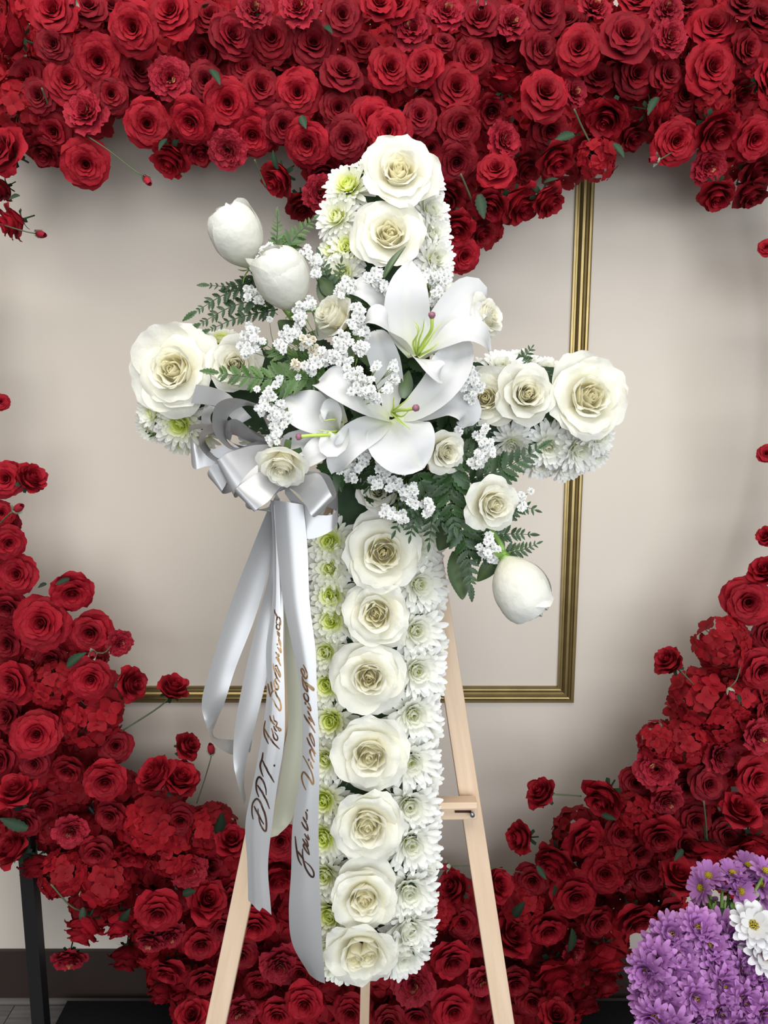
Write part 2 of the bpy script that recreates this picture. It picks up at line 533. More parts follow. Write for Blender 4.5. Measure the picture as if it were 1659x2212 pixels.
def white_bud(var):
    """tall closed bud, axis +Z, about 1.05 high and 0.45 radius"""
    parts = []
    cen = []
    for k in range(5):
        t = k / 4
        cen.append(dict(r0=.05, z0=.1, L=1.10 - .03 * t, a0=66 - 12 * t, a1=102, curl=-30, Wd=.24 + .20 * t, wrap=1.0, azi=k * 2.4 + var, nu=9, nv=10, tip=.10, tint=(.5, .25), cstart=.7))
    parts.append(('inner_petals', joined(cen, M['bud_petal'], 'inner_petals')))
    for k in range(3):
        parts.append(('petal', one(dict(r0=.06, z0=.0, L=1.28 + J(-.03, .03), a0=42, a1=110 + J(-3, 2), curl=-42 + J(-8, 8), Wd=.66, wrap=1.0, azi=k * 2 * pi / 3 + var, nu=13, nv=16,
                                        tip=.14, point=.02, ruffle=.008, tint=(.7, .0), base=.5, cstart=.68), M['bud_petal'])))
    for k in range(3):
        parts.append(('petal', one(dict(r0=.08, z0=-.01, L=1.20 + J(-.06, .04), a0=37, a1=112 + J(-3, 2), curl=(35 if k == 0 else -32) + J(-6, 6), Wd=.66, wrap=1.0, azi=k * 2 * pi / 3 + 1.0 + var, nu=13, nv=16,
                                        tip=.16, point=.06 if k == 0 else .01, ruffle=.010, tint=(.9, .0), base=.5, cstart=.78 if k == 0 else .68), M['bud_petal'])))
    b = MB()
    for k in range(5):
        g, t = petal(r0=.05, z0=-.02, L=.34, a0=-10, a1=-50 if k % 2 else 30, curl=0, Wd=.07, wrap=.4, azi=k * 2 * pi / 5, nu=3, nv=5, tip=0, base=1.0)
        w = np.linspace(1, .15, 5)[:, None, None]
        mid = g[:, 1:2, :]
        b.grid(mid + (g - mid) * w, t)
    b.tube([(0, 0, -.12), (0, 0, -.03), (0, 0, .03)], [.06, .10, .12], 8)
    parts.append(('sepals', b.mesh('sepals', M['green_stem'])))
    return parts


def red_open(var, mat):
    parts = []
    n = 5
    for k in range(n):
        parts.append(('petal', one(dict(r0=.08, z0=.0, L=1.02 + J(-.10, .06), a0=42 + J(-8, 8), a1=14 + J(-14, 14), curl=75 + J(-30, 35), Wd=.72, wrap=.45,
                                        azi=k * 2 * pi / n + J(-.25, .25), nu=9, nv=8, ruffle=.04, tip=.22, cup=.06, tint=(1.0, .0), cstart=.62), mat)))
    n = 5
    for k in range(n):
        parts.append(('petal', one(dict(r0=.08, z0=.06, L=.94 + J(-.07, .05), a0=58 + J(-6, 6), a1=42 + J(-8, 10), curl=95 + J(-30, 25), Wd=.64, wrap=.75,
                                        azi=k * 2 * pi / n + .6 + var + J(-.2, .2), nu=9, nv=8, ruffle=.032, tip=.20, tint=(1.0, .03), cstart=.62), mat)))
    cen = []
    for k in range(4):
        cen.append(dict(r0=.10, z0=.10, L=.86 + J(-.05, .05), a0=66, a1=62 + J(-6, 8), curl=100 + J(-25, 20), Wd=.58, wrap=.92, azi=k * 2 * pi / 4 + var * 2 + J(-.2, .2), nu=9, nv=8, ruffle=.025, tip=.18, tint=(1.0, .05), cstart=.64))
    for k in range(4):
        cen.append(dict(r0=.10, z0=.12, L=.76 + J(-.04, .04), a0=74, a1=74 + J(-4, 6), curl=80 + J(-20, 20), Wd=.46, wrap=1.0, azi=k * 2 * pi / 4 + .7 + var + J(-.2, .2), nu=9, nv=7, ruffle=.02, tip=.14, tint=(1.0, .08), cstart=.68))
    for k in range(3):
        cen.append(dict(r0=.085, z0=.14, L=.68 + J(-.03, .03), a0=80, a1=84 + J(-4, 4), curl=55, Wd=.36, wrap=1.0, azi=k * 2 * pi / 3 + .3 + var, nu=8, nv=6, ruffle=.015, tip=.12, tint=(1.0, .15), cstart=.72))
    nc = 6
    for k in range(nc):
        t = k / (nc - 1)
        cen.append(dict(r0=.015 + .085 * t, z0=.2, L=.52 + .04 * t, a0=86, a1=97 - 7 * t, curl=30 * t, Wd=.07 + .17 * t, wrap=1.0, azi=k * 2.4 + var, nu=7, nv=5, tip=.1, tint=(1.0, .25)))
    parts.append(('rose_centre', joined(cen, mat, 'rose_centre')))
    parts.append(('sepals', sepals(M['silk_leaf'], .45)))
    return parts


def red_side(var, mat):
    """fuller goblet shape for roses seen from the side"""
    parts = []
    n = 5
    for k in range(n):
        parts.append(('petal', one(dict(r0=.08, z0=-.02, L=1.04 + J(-.12, .06), a0=34 + J(-8, 8), a1=58 + J(-14, 14), curl=105 + J(-45, 25), Wd=.70, wrap=.7,
                                        azi=k * 2 * pi / n + J(-.25, .25), nu=9, nv=9, ruffle=.045, tip=.22, point=.07, tint=(1.0, .0), cstart=.62), mat)))
    n = 5
    for k in range(n):
        parts.append(('petal', one(dict(r0=.08, z0=.02, L=1.10 + J(-.08, .06), a0=50 + J(-6, 6), a1=80 + J(-8, 8), curl=95 + J(-30, 25), Wd=.60, wrap=.95,
                                        azi=k * 2 * pi / n + .5 + var, nu=9, nv=9, ruffle=.035, tip=.20, point=.05, tint=(1.0, .03), cstart=.66), mat)))
    cen = []
    for k in range(4):
        cen.append(dict(r0=.08, z0=.05, L=1.10 + J(-.05, .05), a0=62, a1=88 + J(-6, 6), curl=75, Wd=.54, wrap=1.0, azi=k * 2 * pi / 4 + var * 2, nu=9, nv=8, ruffle=.03, tip=.16, tint=(1.0, .06)))
    for k in range(7):
        t = k / 6
        cen.append(dict(r0=.02 + .13 * t, z0=.22, L=.80 + .05 * t, a0=85, a1=94 - 6 * t, curl=35 * t, Wd=.08 + .22 * t, wrap=1.0, azi=k * 2.4 + var, nu=7, nv=5, tip=.1, tint=(1.0, .25)))
    parts.append(('rose_centre', joined(cen, mat, 'rose_centre')))
    parts.append(('sepals', sepals(M['silk_leaf'], .5)))
    return parts


def peony(var, mat):
    parts = []
    n = 8
    for k in range(n):
        parts.append(('petal', one(dict(r0=.08, z0=.0 + .01 * (k % 2), L=.95 + J(-.08, .06), a0=30 + J(-8, 8), a1=18 + J(-14, 14), curl=45 + J(-30, 30), Wd=.46, wrap=.3,
                                        azi=k * 2 * pi / n + J(-.2, .2), nu=7, nv=6, ruffle=.06, tip=.18, tint=(.85, .0)), mat)))
    cen = []
    for ring, (n, L, a0, a1, wd) in enumerate([(8, .86, 48, 36, .34), (8, .78, 60, 50, .30), (8, .70, 70, 62, .26), (7, .64, 78, 72, .20), (5, .58, 85, 84, .15)]):
        for k in range(n):
            yl = 1.0 if (ring >= 3 and k % 6 == 0) else (.2 if ring < 3 else .55)
            cen.append(dict(r0=.06, z0=.06, L=L + J(-.08, .06), a0=a0 + J(-6, 6), a1=a1 + J(-10, 10), curl=40 + J(-40, 50), Wd=wd, wrap=.5, azi=k * 2 * pi / n + ring * .5 + J(-.25, .25) + var,
                            nu=6, nv=5, ruffle=.05, tip=.16, tint=(.7, yl)))
    parts.append(('ruffled_centre', joined(cen, mat, 'ruffled_centre')))
    parts.append(('sepals', sepals(M['silk_leaf'], .4)))
    return parts


def hydrangea_floret():
    parts = []
    b = MB()
    for k in range(4):
        g, t = petal(r0=.03, z0=0, L=.96, a0=24, a1=2, curl=14, Wd=.43, wrap=.05, azi=k * pi / 2 + J(-.12, .12), nu=7, nv=6, ruffle=.04, tip=.26, base=.18, tint=(1.0, -.9))
        b.grid(g, np.clip(t, 0, 1))
    return b.mesh('floret', M['hydrangea_petal'])


FLORETS = [hydrangea_floret() for _ in range(4)]


FILLHEADS = []


def fill_head():
    b = MB()
    for k in range(16):
        zc = 1 - (k + .5) / 16 * 1.1
        ph = k * 2.39996
        rxy = math.sqrt(max(0, 1 - zc * zc))
        dr = (Vector((rxy * math.cos(ph), rxy * math.sin(ph), zc)) + Vector(rng.uniform(-.15, .15, 3))).normalized()
        m = np.array(Matrix.Translation(dr * .78) @ dr.to_track_quat('Z', 'Y').to_matrix().to_4x4() @ Matrix.Rotation(random.uniform(0, 6), 4, 'Z') @ Matrix.Scale(.56, 4))
        me = FLORETS[k % 4]
        v = np.array([tuple(q.co) for q in me.vertices])
        t = np.zeros(len(v), np.float32)
        me.attributes['tint'].data.foreach_get('value', t)
        b.add(v @ m[:3, :3].T + m[:3, 3], [tuple(p.vertices) for p in me.polygons], t)
    return b.mesh('florets', M['hydrangea_petal'])


def hydrangea(loc, axis, scale, label, group=None, n=16):
    o = empty('silk_hydrangea', loc)
    o.matrix_basis = frame(axis, random.uniform(0, 6), scale, loc)
    tag(o, label, 'flower', group)
    st = MB()
    for k in range(n):
        zc = 1 - (k + .5) / n * 1.15
        ph = k * 2.39996
        rxy = math.sqrt(max(0, 1 - zc * zc))
        dr = Vector((rxy * math.cos(ph), rxy * math.sin(ph), zc))
        dr = (dr + Vector(rng.uniform(-.15, .15, 3))).normalized()
        m = Matrix.Translation(dr * random.uniform(.76, .98)) @ dr.to_track_quat('Z', 'Y').to_matrix().to_4x4() @ Matrix.Rotation(random.uniform(0, 6), 4, 'Z') @ Matrix.Scale(.43 * random.uniform(.85, 1.15), 4)
        obj('floret', FLORETS[k % 4], o, m)
        st.tube([(0, 0, 0), tuple(dr * .8)], .014, 4)
    obj('stems', st.mesh('stems', M['silk_stem']), o)
    return o


RED = {
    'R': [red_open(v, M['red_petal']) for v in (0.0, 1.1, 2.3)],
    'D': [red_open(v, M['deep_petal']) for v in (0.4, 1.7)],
    'B': [red_open(v, M['burgundy_petal']) for v in (0.7, 2.0)],
    'P': [peony(v, M['peony_petal']) for v in (0.0, 1.3)],
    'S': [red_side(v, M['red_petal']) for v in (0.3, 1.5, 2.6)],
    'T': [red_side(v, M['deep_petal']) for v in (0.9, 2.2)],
}
KW = {'R': ('bright red silk rose', 'rose'), 'D': ('deep red silk rose', 'rose'), 'B': ('dark crimson silk rose', 'rose'), 'P': ('ruffled silk peony', 'peony'),
      'S': ('bright red silk rose turned aside', 'rose'), 'T': ('deep red silk rose turned aside', 'rose')}

# x, y, radius (pixels of the photograph), kind, axis tilt (right, up)
TOP = [
    (20, 75, 60, 'S', -.7, .1), (118, 28, 58, 'R', .1, -.1), (118, 98, 44, 'B', 0, -.3), (192, 18, 42, 'B', .2, .1), (290, 62, 58, 'R', .1, -.5), (372, 30, 56, 'R', 0, 0),
    (213, 133, 62, 'R', .3, -.4), (145, 175, 52, 'R', .4, -.3), (300, 158, 50, 'B', .5, -.1), (366, 170, 49, 'P', .1, -.2), (185, 240, 54, 'P', .1, -.1),
    (440, 110, 46, 'D', -.1, -.5), (500, 82, 56, 'B', .4, 0), (588, 85, 52, 'D', .1, -.2), (676, 97, 58, 'B', 0, 0), (550, 22, 44, 'P', 0, .1), (645, 12, 48, 'P', .1, 0),
    (738, 35, 48, 'B', .1, -.3), (818, 12, 42, 'R', .1, .1), (738, 160, 50, 'B', .3, .1), (445, 178, 44, 'B', 0, -.3), (492, 222, 58, 'R', .1, -.6), (562, 190, 50, 'D', .2, -.1),
    (643, 202, 54, 'R', 0, -.2), (317, 268, 54, 'R', .4, -.6), (413, 262, 52, 'R', 0, -.8), (368, 342, 48, 'S', -.2, -.8), (430, 322, 42, 'T', .2, -.7), (490, 325, 46, 'P', 0, -.6),
    (545, 290, 54, 'R', .1, -.7), (608, 272, 44, 'B', .3, -.3), (665, 310, 54, 'R', -.1, -.6), (748, 302, 52, 'B', .1, -.4), (800, 262, 58, 'R', .2, -.3),
    (602, 385, 45, 'S', -.5, -.6), (652, 442, 42, 'T', .1, -.8), (692, 418, 42, 'P', .5, -.3), (118, 285, 50, 'D', .2, -.4), (186, 355, 55, 'R', .1, -.4), (98, 322, 45, 'T', 0, -.6),
    (15, 325, 56, 'R', -.5, 0), (5, 408, 30, 'T', -.5, -.5), (28, 480, 42, 'S', -.7, -.4), (245, 20, 40, 'D', .1, .2), (455, 40, 46, 'D', 0, .2), (240, 205, 42, 'D', .4, -.3),
    (60, 170, 46, 'D', 0, -.2), (530, 150, 40, 'D', 0, 0), (730, 235, 44, 'D', .1, -.2), (600, 130, 36, 'T', .3, .2), (700, 370, 46, 'T', 0, -.5),
    (860, 12, 44, 'R', 0, 0), (890, 62, 48, 'P', .1, 0), (965, 25, 44, 'P', .1, .1), (1037, 45, 56, 'B', 0, -.1), (1105, 48, 42, 'P', .3, 0), (1175, 28, 54, 'B', .1, -.1),
    (958, 92, 26, 'B', .2, 0), (1020, 125, 48, 'D', .1, -.4), (1165, 110, 46, 'B', .3, -.1), (1250, 105, 54, 'R', -.1, -.2), (1350, 82, 62, 'B', 0, -.1), (1285, 15, 40, 'P', 0, .2),
    (1372, 5, 44, 'R', 0, .2), (1442, 22, 40, 'P', .1, .1), (1447, 80, 44, 'P', 0, -.1), (1538, 64, 58, 'R', .1, 0), (1535, 148, 58, 'R', .1, -.3), (1608, 108, 46, 'D', .4, -.2),
    (1640, 40, 44, 'D', .3, 0), (1655, 172, 46, 'R', .5, -.1), (842, 150, 52, 'R', .1, 0), (915, 145, 48, 'R', -.3, -.1), (984, 192, 57, 'R', .1, 0), (1090, 175, 48, 'S', .1, .6),
    (1175, 205, 60, 'R', 0, -.1), (1372, 160, 56, 'D', .2, -.3), (1240, 200, 36, 'P', .4, -.1), (905, 252, 42, 'B', .2, -.3), (840, 285, 52, 'R', -.1, -.3), (993, 272, 52, 'D', .1, -.6),
    (1185, 280, 52, 'D', .1, -.6), (1090, 305, 46, 'P', .5, -.2), (1312, 252, 54, 'S', -.3, -.6), (1422, 240, 50, 'S', .7, -.3), (1545, 280, 54, 'S', .1, -.5),
    (1458, 305, 52, 'R', -.1, -.6), (1625, 300, 52, 'R', .2, -.6), (1200, 342, 46, 'S', .2, -.8), (1362, 290, 42, 'T', .2, -.5), (985, 350, 56, 'B', .1, -.6), (1072, 368, 44, 'R', -.3, .2),
    (968, 425, 46, 'T', -.2, -.4), (1062, 440, 44, 'S', -.2, -.6), (1120, 440, 50, 'S', .4, -.6), (1180, 432, 44, 'S', .5, -.6), (985, 490, 48, 'S', 0, -.5), (1000, 552, 42, 'R', .2, -.4),
    (1530, 360, 44, 'P', .1, -.8), (1548, 418, 44, 'S', -.1, -.8), (1620, 415, 42, 'T', .2, -.8), (1632, 368, 46, 'T', .2, -.5), (1480, 10, 36, 'D', 0, .2), (1600, 12, 36, 'B', .1, .2),
    (1290, 170, 44, 'D', .1, 0), (1440, 165, 40, 'D', .2, 0), (1480, 210, 44, 'D', -.2, -.3), (1090, 100, 40, 'D', 0, 0), (930, 320, 40, 'D', 0, -.3), (1060, 240, 40, 'T', 0, -.3),
    (1590, 200, 40, 'T', .2, -.4), (1265, 320, 42, 'T', .1, -.6), (1130, 360, 40, 'T', .3, -.5), (1655, 535, 20, 'R', -.2, 0), (780, 100, 42, 'D', .2, .1), (790, 205, 40, 'D', 0, 0),
    (1225, 45, 38, 'D', 0, .2), (300, 110, 38, 'D', 0, 0), (85, 210, 42, 'B', 0, -.2), (1035, 500, 40, 'T', .3, -.5),
]
LEFT = [
    (15, 1035, 46, 'R', .2, .1), (66, 1035, 40, 'S', .6, .3), (4, 1108, 30, 'R', .3, 0), (20, 1132, 28, 'D', .4, -.2), (18, 1172, 40, 'R', .5, -.1), (38, 1240, 46, 'R', .1, .1),
    (156, 1278, 52, 'R', .3, -.3), (18, 1310, 42, 'D', .2, -.3), (92, 1345, 64, 'R', .2, -.1), (196, 1365, 50, 'R', .1, -.2), (258, 1390, 32, 'P', .8, -.1), (198, 1465, 50, 'R', .2, -.2),
    (283, 1478, 42, 'S', .6, .1), (374, 1487, 38, 'S', .4, .7), (32, 1475, 50, 'R', -.2, 0), (80, 1585, 58, 'R', .1, 0), (76, 1648, 36, 'B', .1, -.1), (150, 1662, 42, 'D', .1, -.3),
    (228, 1685, 52, 'R', .2, -.2), (338, 1675, 48, 'S', -.3, .4), (388, 1685, 48, 'S', .3, .5), (404, 1612, 34, 'S', .7, .5), (36, 1710, 46, 'S', 0, .5), (95, 1742, 38, 'D', .2, -.3),
    (57, 1775, 36, 'B', 0, -.2), (30, 1832, 46, 'S', -.3, .4), (154, 1797, 42, 'P', .2, -.1), (77, 1868, 40, 'T', .1, -.7), (292, 1835, 46, 'S', 0, -.3), (409, 1878, 46, 'P', .3, 0),
    (500, 1816, 40, 'S', .1, .4), (343, 1967, 54, 'R', 0, -.3), (447, 1945, 50, 'S', .2, .3), (183, 2003, 46, 'S', -.3, -.7), (260, 1992, 44, 'S', .1, -.6), (148, 2072, 42, 'P', 0, -.6),
    (272, 2065, 42, 'T', 0, -.7), (325, 2035, 36, 'P', 0, -.4), (368, 2022, 36, 'P', .1, -.3), (435, 2035, 46, 'R', .1, -.2), (366, 2095, 44, 'R', -.1, -.5), (347, 2142, 34, 'T', 0, -.7),
    (440, 2115, 42, 'D', .1, -.3), (416, 2192, 38, 'S', 0, .3), (606, 1815, 44, 'R', .1, .2), (600, 1885, 50, 'S', .1, -.2), (552, 1995, 48, 'R', .1, -.4), (606, 2086, 50, 'P', 0, -.1),
    (560, 2125, 38, 'D', 0, -.2), (520, 2186, 42, 'P', 0, -.1), (600, 2188, 44, 'R', .1, -.1), (520, 2060, 40, 'D', 0, -.2), (480, 2000, 40, 'D', .1, 0), (20, 1545, 42, 'D', -.2, 0),
    (10, 1640, 44, 'D', -.2, 0), (110, 1420, 40, 'D', 0, -.1), (2, 868, 20, 'R', .5, 0), (20, 1390, 44, 'D', 0, 0), (470, 2170, 40, 'D', 0, -.1), (250, 1610, 40, 'D', .2, .1),
    (390, 1770, 40, 'D', .2, .1), (450, 1870, 36, 'T', .3, .2),
    (240, 1760, 40, 'D', 0, 0), (210, 1840, 40, 'D', 0, -.2), (560, 1920, 42, 'D', 0, 0), (500, 1940, 38, 'T', .1, 0),
]
RIGHTF = [
    (1126, 1810, 40, 'S', -.7, .1), (1260, 1813, 50, 'R', .2, -.2), (1424, 1802, 50, 'R', -.1, -.3), (1200, 1858, 48, 'S', -.3, -.3), (1305, 1885, 48, 'R', -.2, -.1), (1241, 1933, 54, 'R', .1, -.2),
    (1394, 1892, 38, 'B', -.1, 0), (1350, 1902, 32, 'P', .2, -.3), (1465, 1895, 48, 'S', 0, .5), (1529, 1843, 48, 'S', 0, -.7), (1628, 1830, 48, 'S', 0, -.4), (1372, 1982, 52, 'R', .2, -.6),
    (1182, 2004, 50, 'R', .1, -.4), (1102, 2022, 50, 'S', .2, .4), (1241, 2056, 34, 'P', .3, -.2), (1197, 2105, 56, 'S', .1, -.3), (1312, 2064, 50, 'S', .1, -.6), (1306, 2118, 44, 'T', .2, -.6),
    (1265, 2155, 44, 'T', .1, -.6), (1110, 2120, 42, 'D', .1, -.2), (1200, 2195, 42, 'S', 0, .4), (1440, 1968, 44, 'D', .2, -.5), (1072, 1912, 40, 'S', .2, .2), (1040, 2150, 40, 'D', 0, 0),
    (1615, 1300, 58, 'R', -.1, -.1), (1652, 1235, 38, 'S', -.3, .3), (1447, 1430, 38, 'S', -.6, .5), (1641, 1445, 50, 'R', .2, -.1), (1170, 1714, 38, 'S', -.5, .6), (1417, 1662, 50, 'P', -.2, .1),
    (1555, 1635, 46, 'P', .2, .1), (1305, 1722, 50, 'S', -.3, -.2), (1440, 1730, 42, 'P', 0, -.4), (1529, 1692, 44, 'B', 0, 0), (1628, 1680, 50, 'R', .1, -.2), (1596, 1752, 48, 'S', 0, .4),
    (1372, 1690, 38, 'D', -.3, .2), (1640, 1590, 42, 'P', .2, 0), (982, 1916, 42, 'S', -.4, .3), (975, 2070, 52, 'R', .1, -.2), (978, 2180, 50, 'R', .1, -.1), (891, 2126, 52, 'P', 0, 0),
    (900, 2190, 42, 'D', 0, -.2), (759, 2185, 42, 'R', 0, -.1), (659, 2165, 46, 'R', -.1, -.1), (650, 2098, 36, 'D', 0, 0), (840, 2205, 40, 'D', 0, 0), (1044, 2120, 38, 'P', .2, 0),
    (1655, 980, 22, 'R', -.3, 0), (1655, 1160, 24, 'S', -.4, .2), (1340, 1800, 42, 'D', 0, 0), (1500, 1770, 42, 'D', 0, -.1), (1380, 1840, 40, 'D', 0, 0), (1150, 1900, 40, 'D', -.1, .1),
    (1290, 1990, 42, 'D', .1, 0), (1120, 1960, 38, 'D', 0, 0), (1480, 1830, 40, 'T', 0, .2), (1570, 1800, 40, 'D', 0, 0), (1030, 2030, 40, 'D', 0, 0), (1000, 1990, 40, 'D', 0, .1),
    (1150, 2160, 42, 'D', 0, 0), (1080, 2200, 42, 'D', 0, 0), (1600, 1590, 38, 'D', 0, 0), (950, 2000, 40, 'D', 0, 0), (1650, 1530, 40, 'D', .2, 0), (1656, 1370, 36, 'D', 0, 0),
    (1480, 1700, 36, 'D', 0, 0), (1650, 1750, 44, 'D', 0, 0),
]


def build_reds(lst, mass, rowh):
    rows = {}
    for i, e in enumerate(lst):
        rows.setdefault(int((e[1] - min(q[1] for q in lst)) // rowh), []).append(i)
    order = {}
    for ri, (k, ids) in enumerate(sorted(rows.items())):
        for j, i in enumerate(sorted(ids, key=lambda q: lst[q][0])):
            order[i] = (ri, j)
    for i, (x, y, r, kd, ax, ay) in enumerate(lst):
        back = {'D': .035, 'T': .04, 'B': .012}.get(kd, 0.0)
        Y = HY + back * 1.2 + rng.uniform(-.035, .03)
        d = dY(y, Y)
        R = r * d / F * 1.04
        if kd in 'ST':
            axis = D(ax * 1.25, ay * 1.25, .42)
            R *= 1.05
            loc = P(x, y, d) - axis * R * .45
        else:
            axis = D(ax * 1.15 + rng.uniform(-.18, .18), ay * 1.15 + rng.uniform(-.18, .18), 1.0)
            loc = P(x, y, d) - axis * R * .35
        words, nm = KW[kd]
        ri, j = order[i]
        lab = f"{words}, {ordinal(j)} from left, {ordinal(ri)} row down {mass}"
        pr = RED[kd][i % len(RED[kd])]
        flower('red_' + nm, pr, lab, nm, loc, axis, R, rng.uniform(0, 6.28), 'red silk flowers of the heart wreath')


build_reds(TOP, 'of upper heart mass', 62)
build_reds(LEFT, 'of lower left heart', 75)
build_reds(RIGHTF, 'of lower right heart', 75)

SIDE = [(1735, 420, 50, 'R', .2, -.4), (1745, 500, 52, 'R', -.1, -.1), (1760, 590, 54, 'D', .1, 0), (1750, 680, 52, 'R', 0, -.1), (1765, 770, 50, 'B', .1, 0), (1755, 860, 52, 'R', -.1, .1), (1740, 950, 50, 'D', -.2, 0),
        (1745, 1040, 52, 'R', 0, 0), (1735, 1130, 50, 'R', -.1, .1), (1730, 1215, 52, 'D', 0, 0), (1700, 560, 40, 'D', -.3, 0), (1705, 970, 40, 'D', -.3, 0), (1700, 1100, 40, 'D', -.3, 0)]
SIDEL = [(-75, 440, 50, 'R', 0, -.2), (-110, 520, 52, 'D', 0, 0), (-115, 610, 52, 'R', 0, 0), (-110, 700, 52, 'B', 0, 0), (-100, 790, 52, 'R', .1, 0), (-90, 880, 52, 'R', .1, 0), (-85, 970, 50, 'D', .1, 0), (-80, 1060, 52, 'R', .1, 0),
         (-70, 1150, 52, 'R', .1, 0), (-55, 870, 42, 'D', .3, 0), (-60, 1240, 50, 'D', .1, 0)]
build_reds(SIDE, 'of heart beyond right edge', 90)
build_reds(SIDEL, 'of heart beyond left edge', 90)

# named hydrangea heads that show, then the ones that fill the wreath behind the roses
HYD = [(330, 1775, 66), (205, 1545, 64), (120, 1475, 48), (140, 1885, 48), (235, 1895, 56), (1560, 1390, 56), (1510, 1505, 58), (1590, 1510, 50), (1475, 1600, 50), (1560, 1560, 46),
       (1285, 345, 44), (1540, 212, 42), (40, 235, 56), (945, 1960, 46), (1130, 1945, 44), (1330, 1850, 44), (1420, 1600, 40), (455, 1790, 48), (375, 1840, 50), (1370, 1760, 42)]
hl = ['largest bright red hydrangea head in the lower left curve', 'red hydrangea head above the big lower left rose, left of wall moulding', 'small red hydrangea between roses at left edge',
      'drooping red hydrangea head beside the black post', 'drooping red hydrangea head above the back-turned roses', 'topmost red hydrangea head in the lower right curve',
      'large red hydrangea head left of the pink-red right edge rose', 'red hydrangea head nearest the right edge, under pale bud', 'red hydrangea head above the two right ruffled peonies',
      'small red hydrangea head between the right peonies', 'dark red hydrangea hanging over the top of the gold moulding', 'red hydrangea petals above the upper right drooping rose',
      'dark red hydrangea in the upper left corner mass', 'red hydrangea head right of the cross foot', 'red hydrangea head right of easel leg', 'red hydrangea between the right curve roses',
      'small red hydrangea at the inner edge of right curve', 'red hydrangea head left of the ribbon ends', 'red hydrangea head beneath the largest lower left one', 'red hydrangea just under the yellow-flecked right peony']
for (x, y, r), lb in zip(HYD, hl):
    Y = HY + .02
    d = dY(y, Y)
    R = r * d / F
    hydrangea(P(x, y, d + .01), D(rng.uniform(-.2, .2), rng.uniform(-.2, .3), 1), R * 1.04, lb, 'red hydrangea heads', 28)


def inpoly(x, y, poly):
    c = False
    for i in range(len(poly)):
        x1, y1 = poly[i]
        x2, y2 = poly[i - 1]
        if (y1 > y) != (y2 > y) and x < (x2 - x1) * (y - y1) / (y2 - y1) + x1:
            c = not c
    return c


FILL = [[(-60, -40), (1720, -40), (1720, 330), (1600, 390), (1500, 330), (1330, 300), (1240, 350), (1120, 430), (1000, 520), (700, 420), (600, 330), (420, 300), (300, 240), (130, 260), (60, 330), (-60, 330)],
        [(-60, 1180), (20, 1200), (110, 1330), (240, 1450), (240, 1560), (330, 1690), (470, 1790), (640, 1870), (940, 1950), (1060, 1940), (1250, 1800), (1430, 1650), (1500, 1480), (1620, 1330), (1720, 1300),
         (1720, 1850), (1460, 1930), (1350, 2040), (1280, 2160), (1200, 2260), (400, 2260), (330, 2080), (200, 1930), (60, 1840), (-60, 1760)]]
cnt = 0
for poly in FILL:
    ys = [q[1] for q in poly]
    y = min(ys)
    row = 0
    while y < max(ys):
        x = -60 + (row % 2) * 48
        colk = 0
        while x < 1720:
            xx, yy = x + rng.uniform(-14, 14), y + rng.uniform(-14, 14)
            if inpoly(xx, yy, poly):
                d = dY(yy, 1.555)
                if not FILLHEADS:
                    FILLHEADS.extend(fill_head() for _ in range(4))
                ho = obj('silk_hydrangea', FILLHEADS[cnt % 4])
                ho.matrix_basis = frame(D(rng.uniform(-.3, .3), rng.uniform(-.4, .3), 1), rng.uniform(0, 6), 58 * d / F, P(xx, yy, d))
                tag(ho, f"dark red silk hydrangea tucked behind {'upper' if poly is FILL[0] else 'lower'} heart roses, {ordinal(colk)} from left, {ordinal(row)} row", 'flower', 'hydrangeas filling the heart behind the roses')
                colk += 1
                cnt += 1
            x += 88
        y += 76
        row += 1


# silk leaves and buds among the red flowers
def leaf_mesh(mat, wid=.30, teeth=7, fold=.10, bend=.12, tooth=.10, name='leaf'):
    n = teeth * 2 + 1
    mid, lf, rt = [], [], []
    for i in range(n):
        t = i / (n - 1)
        w = wid * (math.sin(pi * min(1, t * .92 + .06)) ** .8) * (1 - .35 * t)
        if i == n - 1:
            w = 0.004
        if i % 2 == 0 and 0 < i < n - 1:
            w *= 1 - tooth * 1.6
        dx = tooth * .25 / teeth * (1 if i % 2 else 0)
        z = -bend * t * t
        mid.append((t, 0, z))
        lf.append((t + dx, w, z + fold * w * 2))
        rt.append((t + dx, -w, z + fold * w * 2))
    pts = np.array([lf, mid, rt])
    tt = np.array([[0.0] * n, [1.0] * n, [0.0] * n])
    return MB().grid(pts, tt).mesh(name, mat)


SLEAF = [leaf_mesh(M['silk_leaf'], .24, 6, .15, b_) for b_ in (.1, .3)]


def leaf_matrix(base, tip, nrm, width=1.0):
    x = (tip - base)
    L = x.length
    x.normalize()
    z = (nrm - x * nrm.dot(x)).normalized()
    y = z.cross(x)
    m = Matrix((x, y, z)).transposed().to_4x4()
    return Matrix.Translation(base) @ m @ Matrix.Diagonal((L, L * width, L, 1))


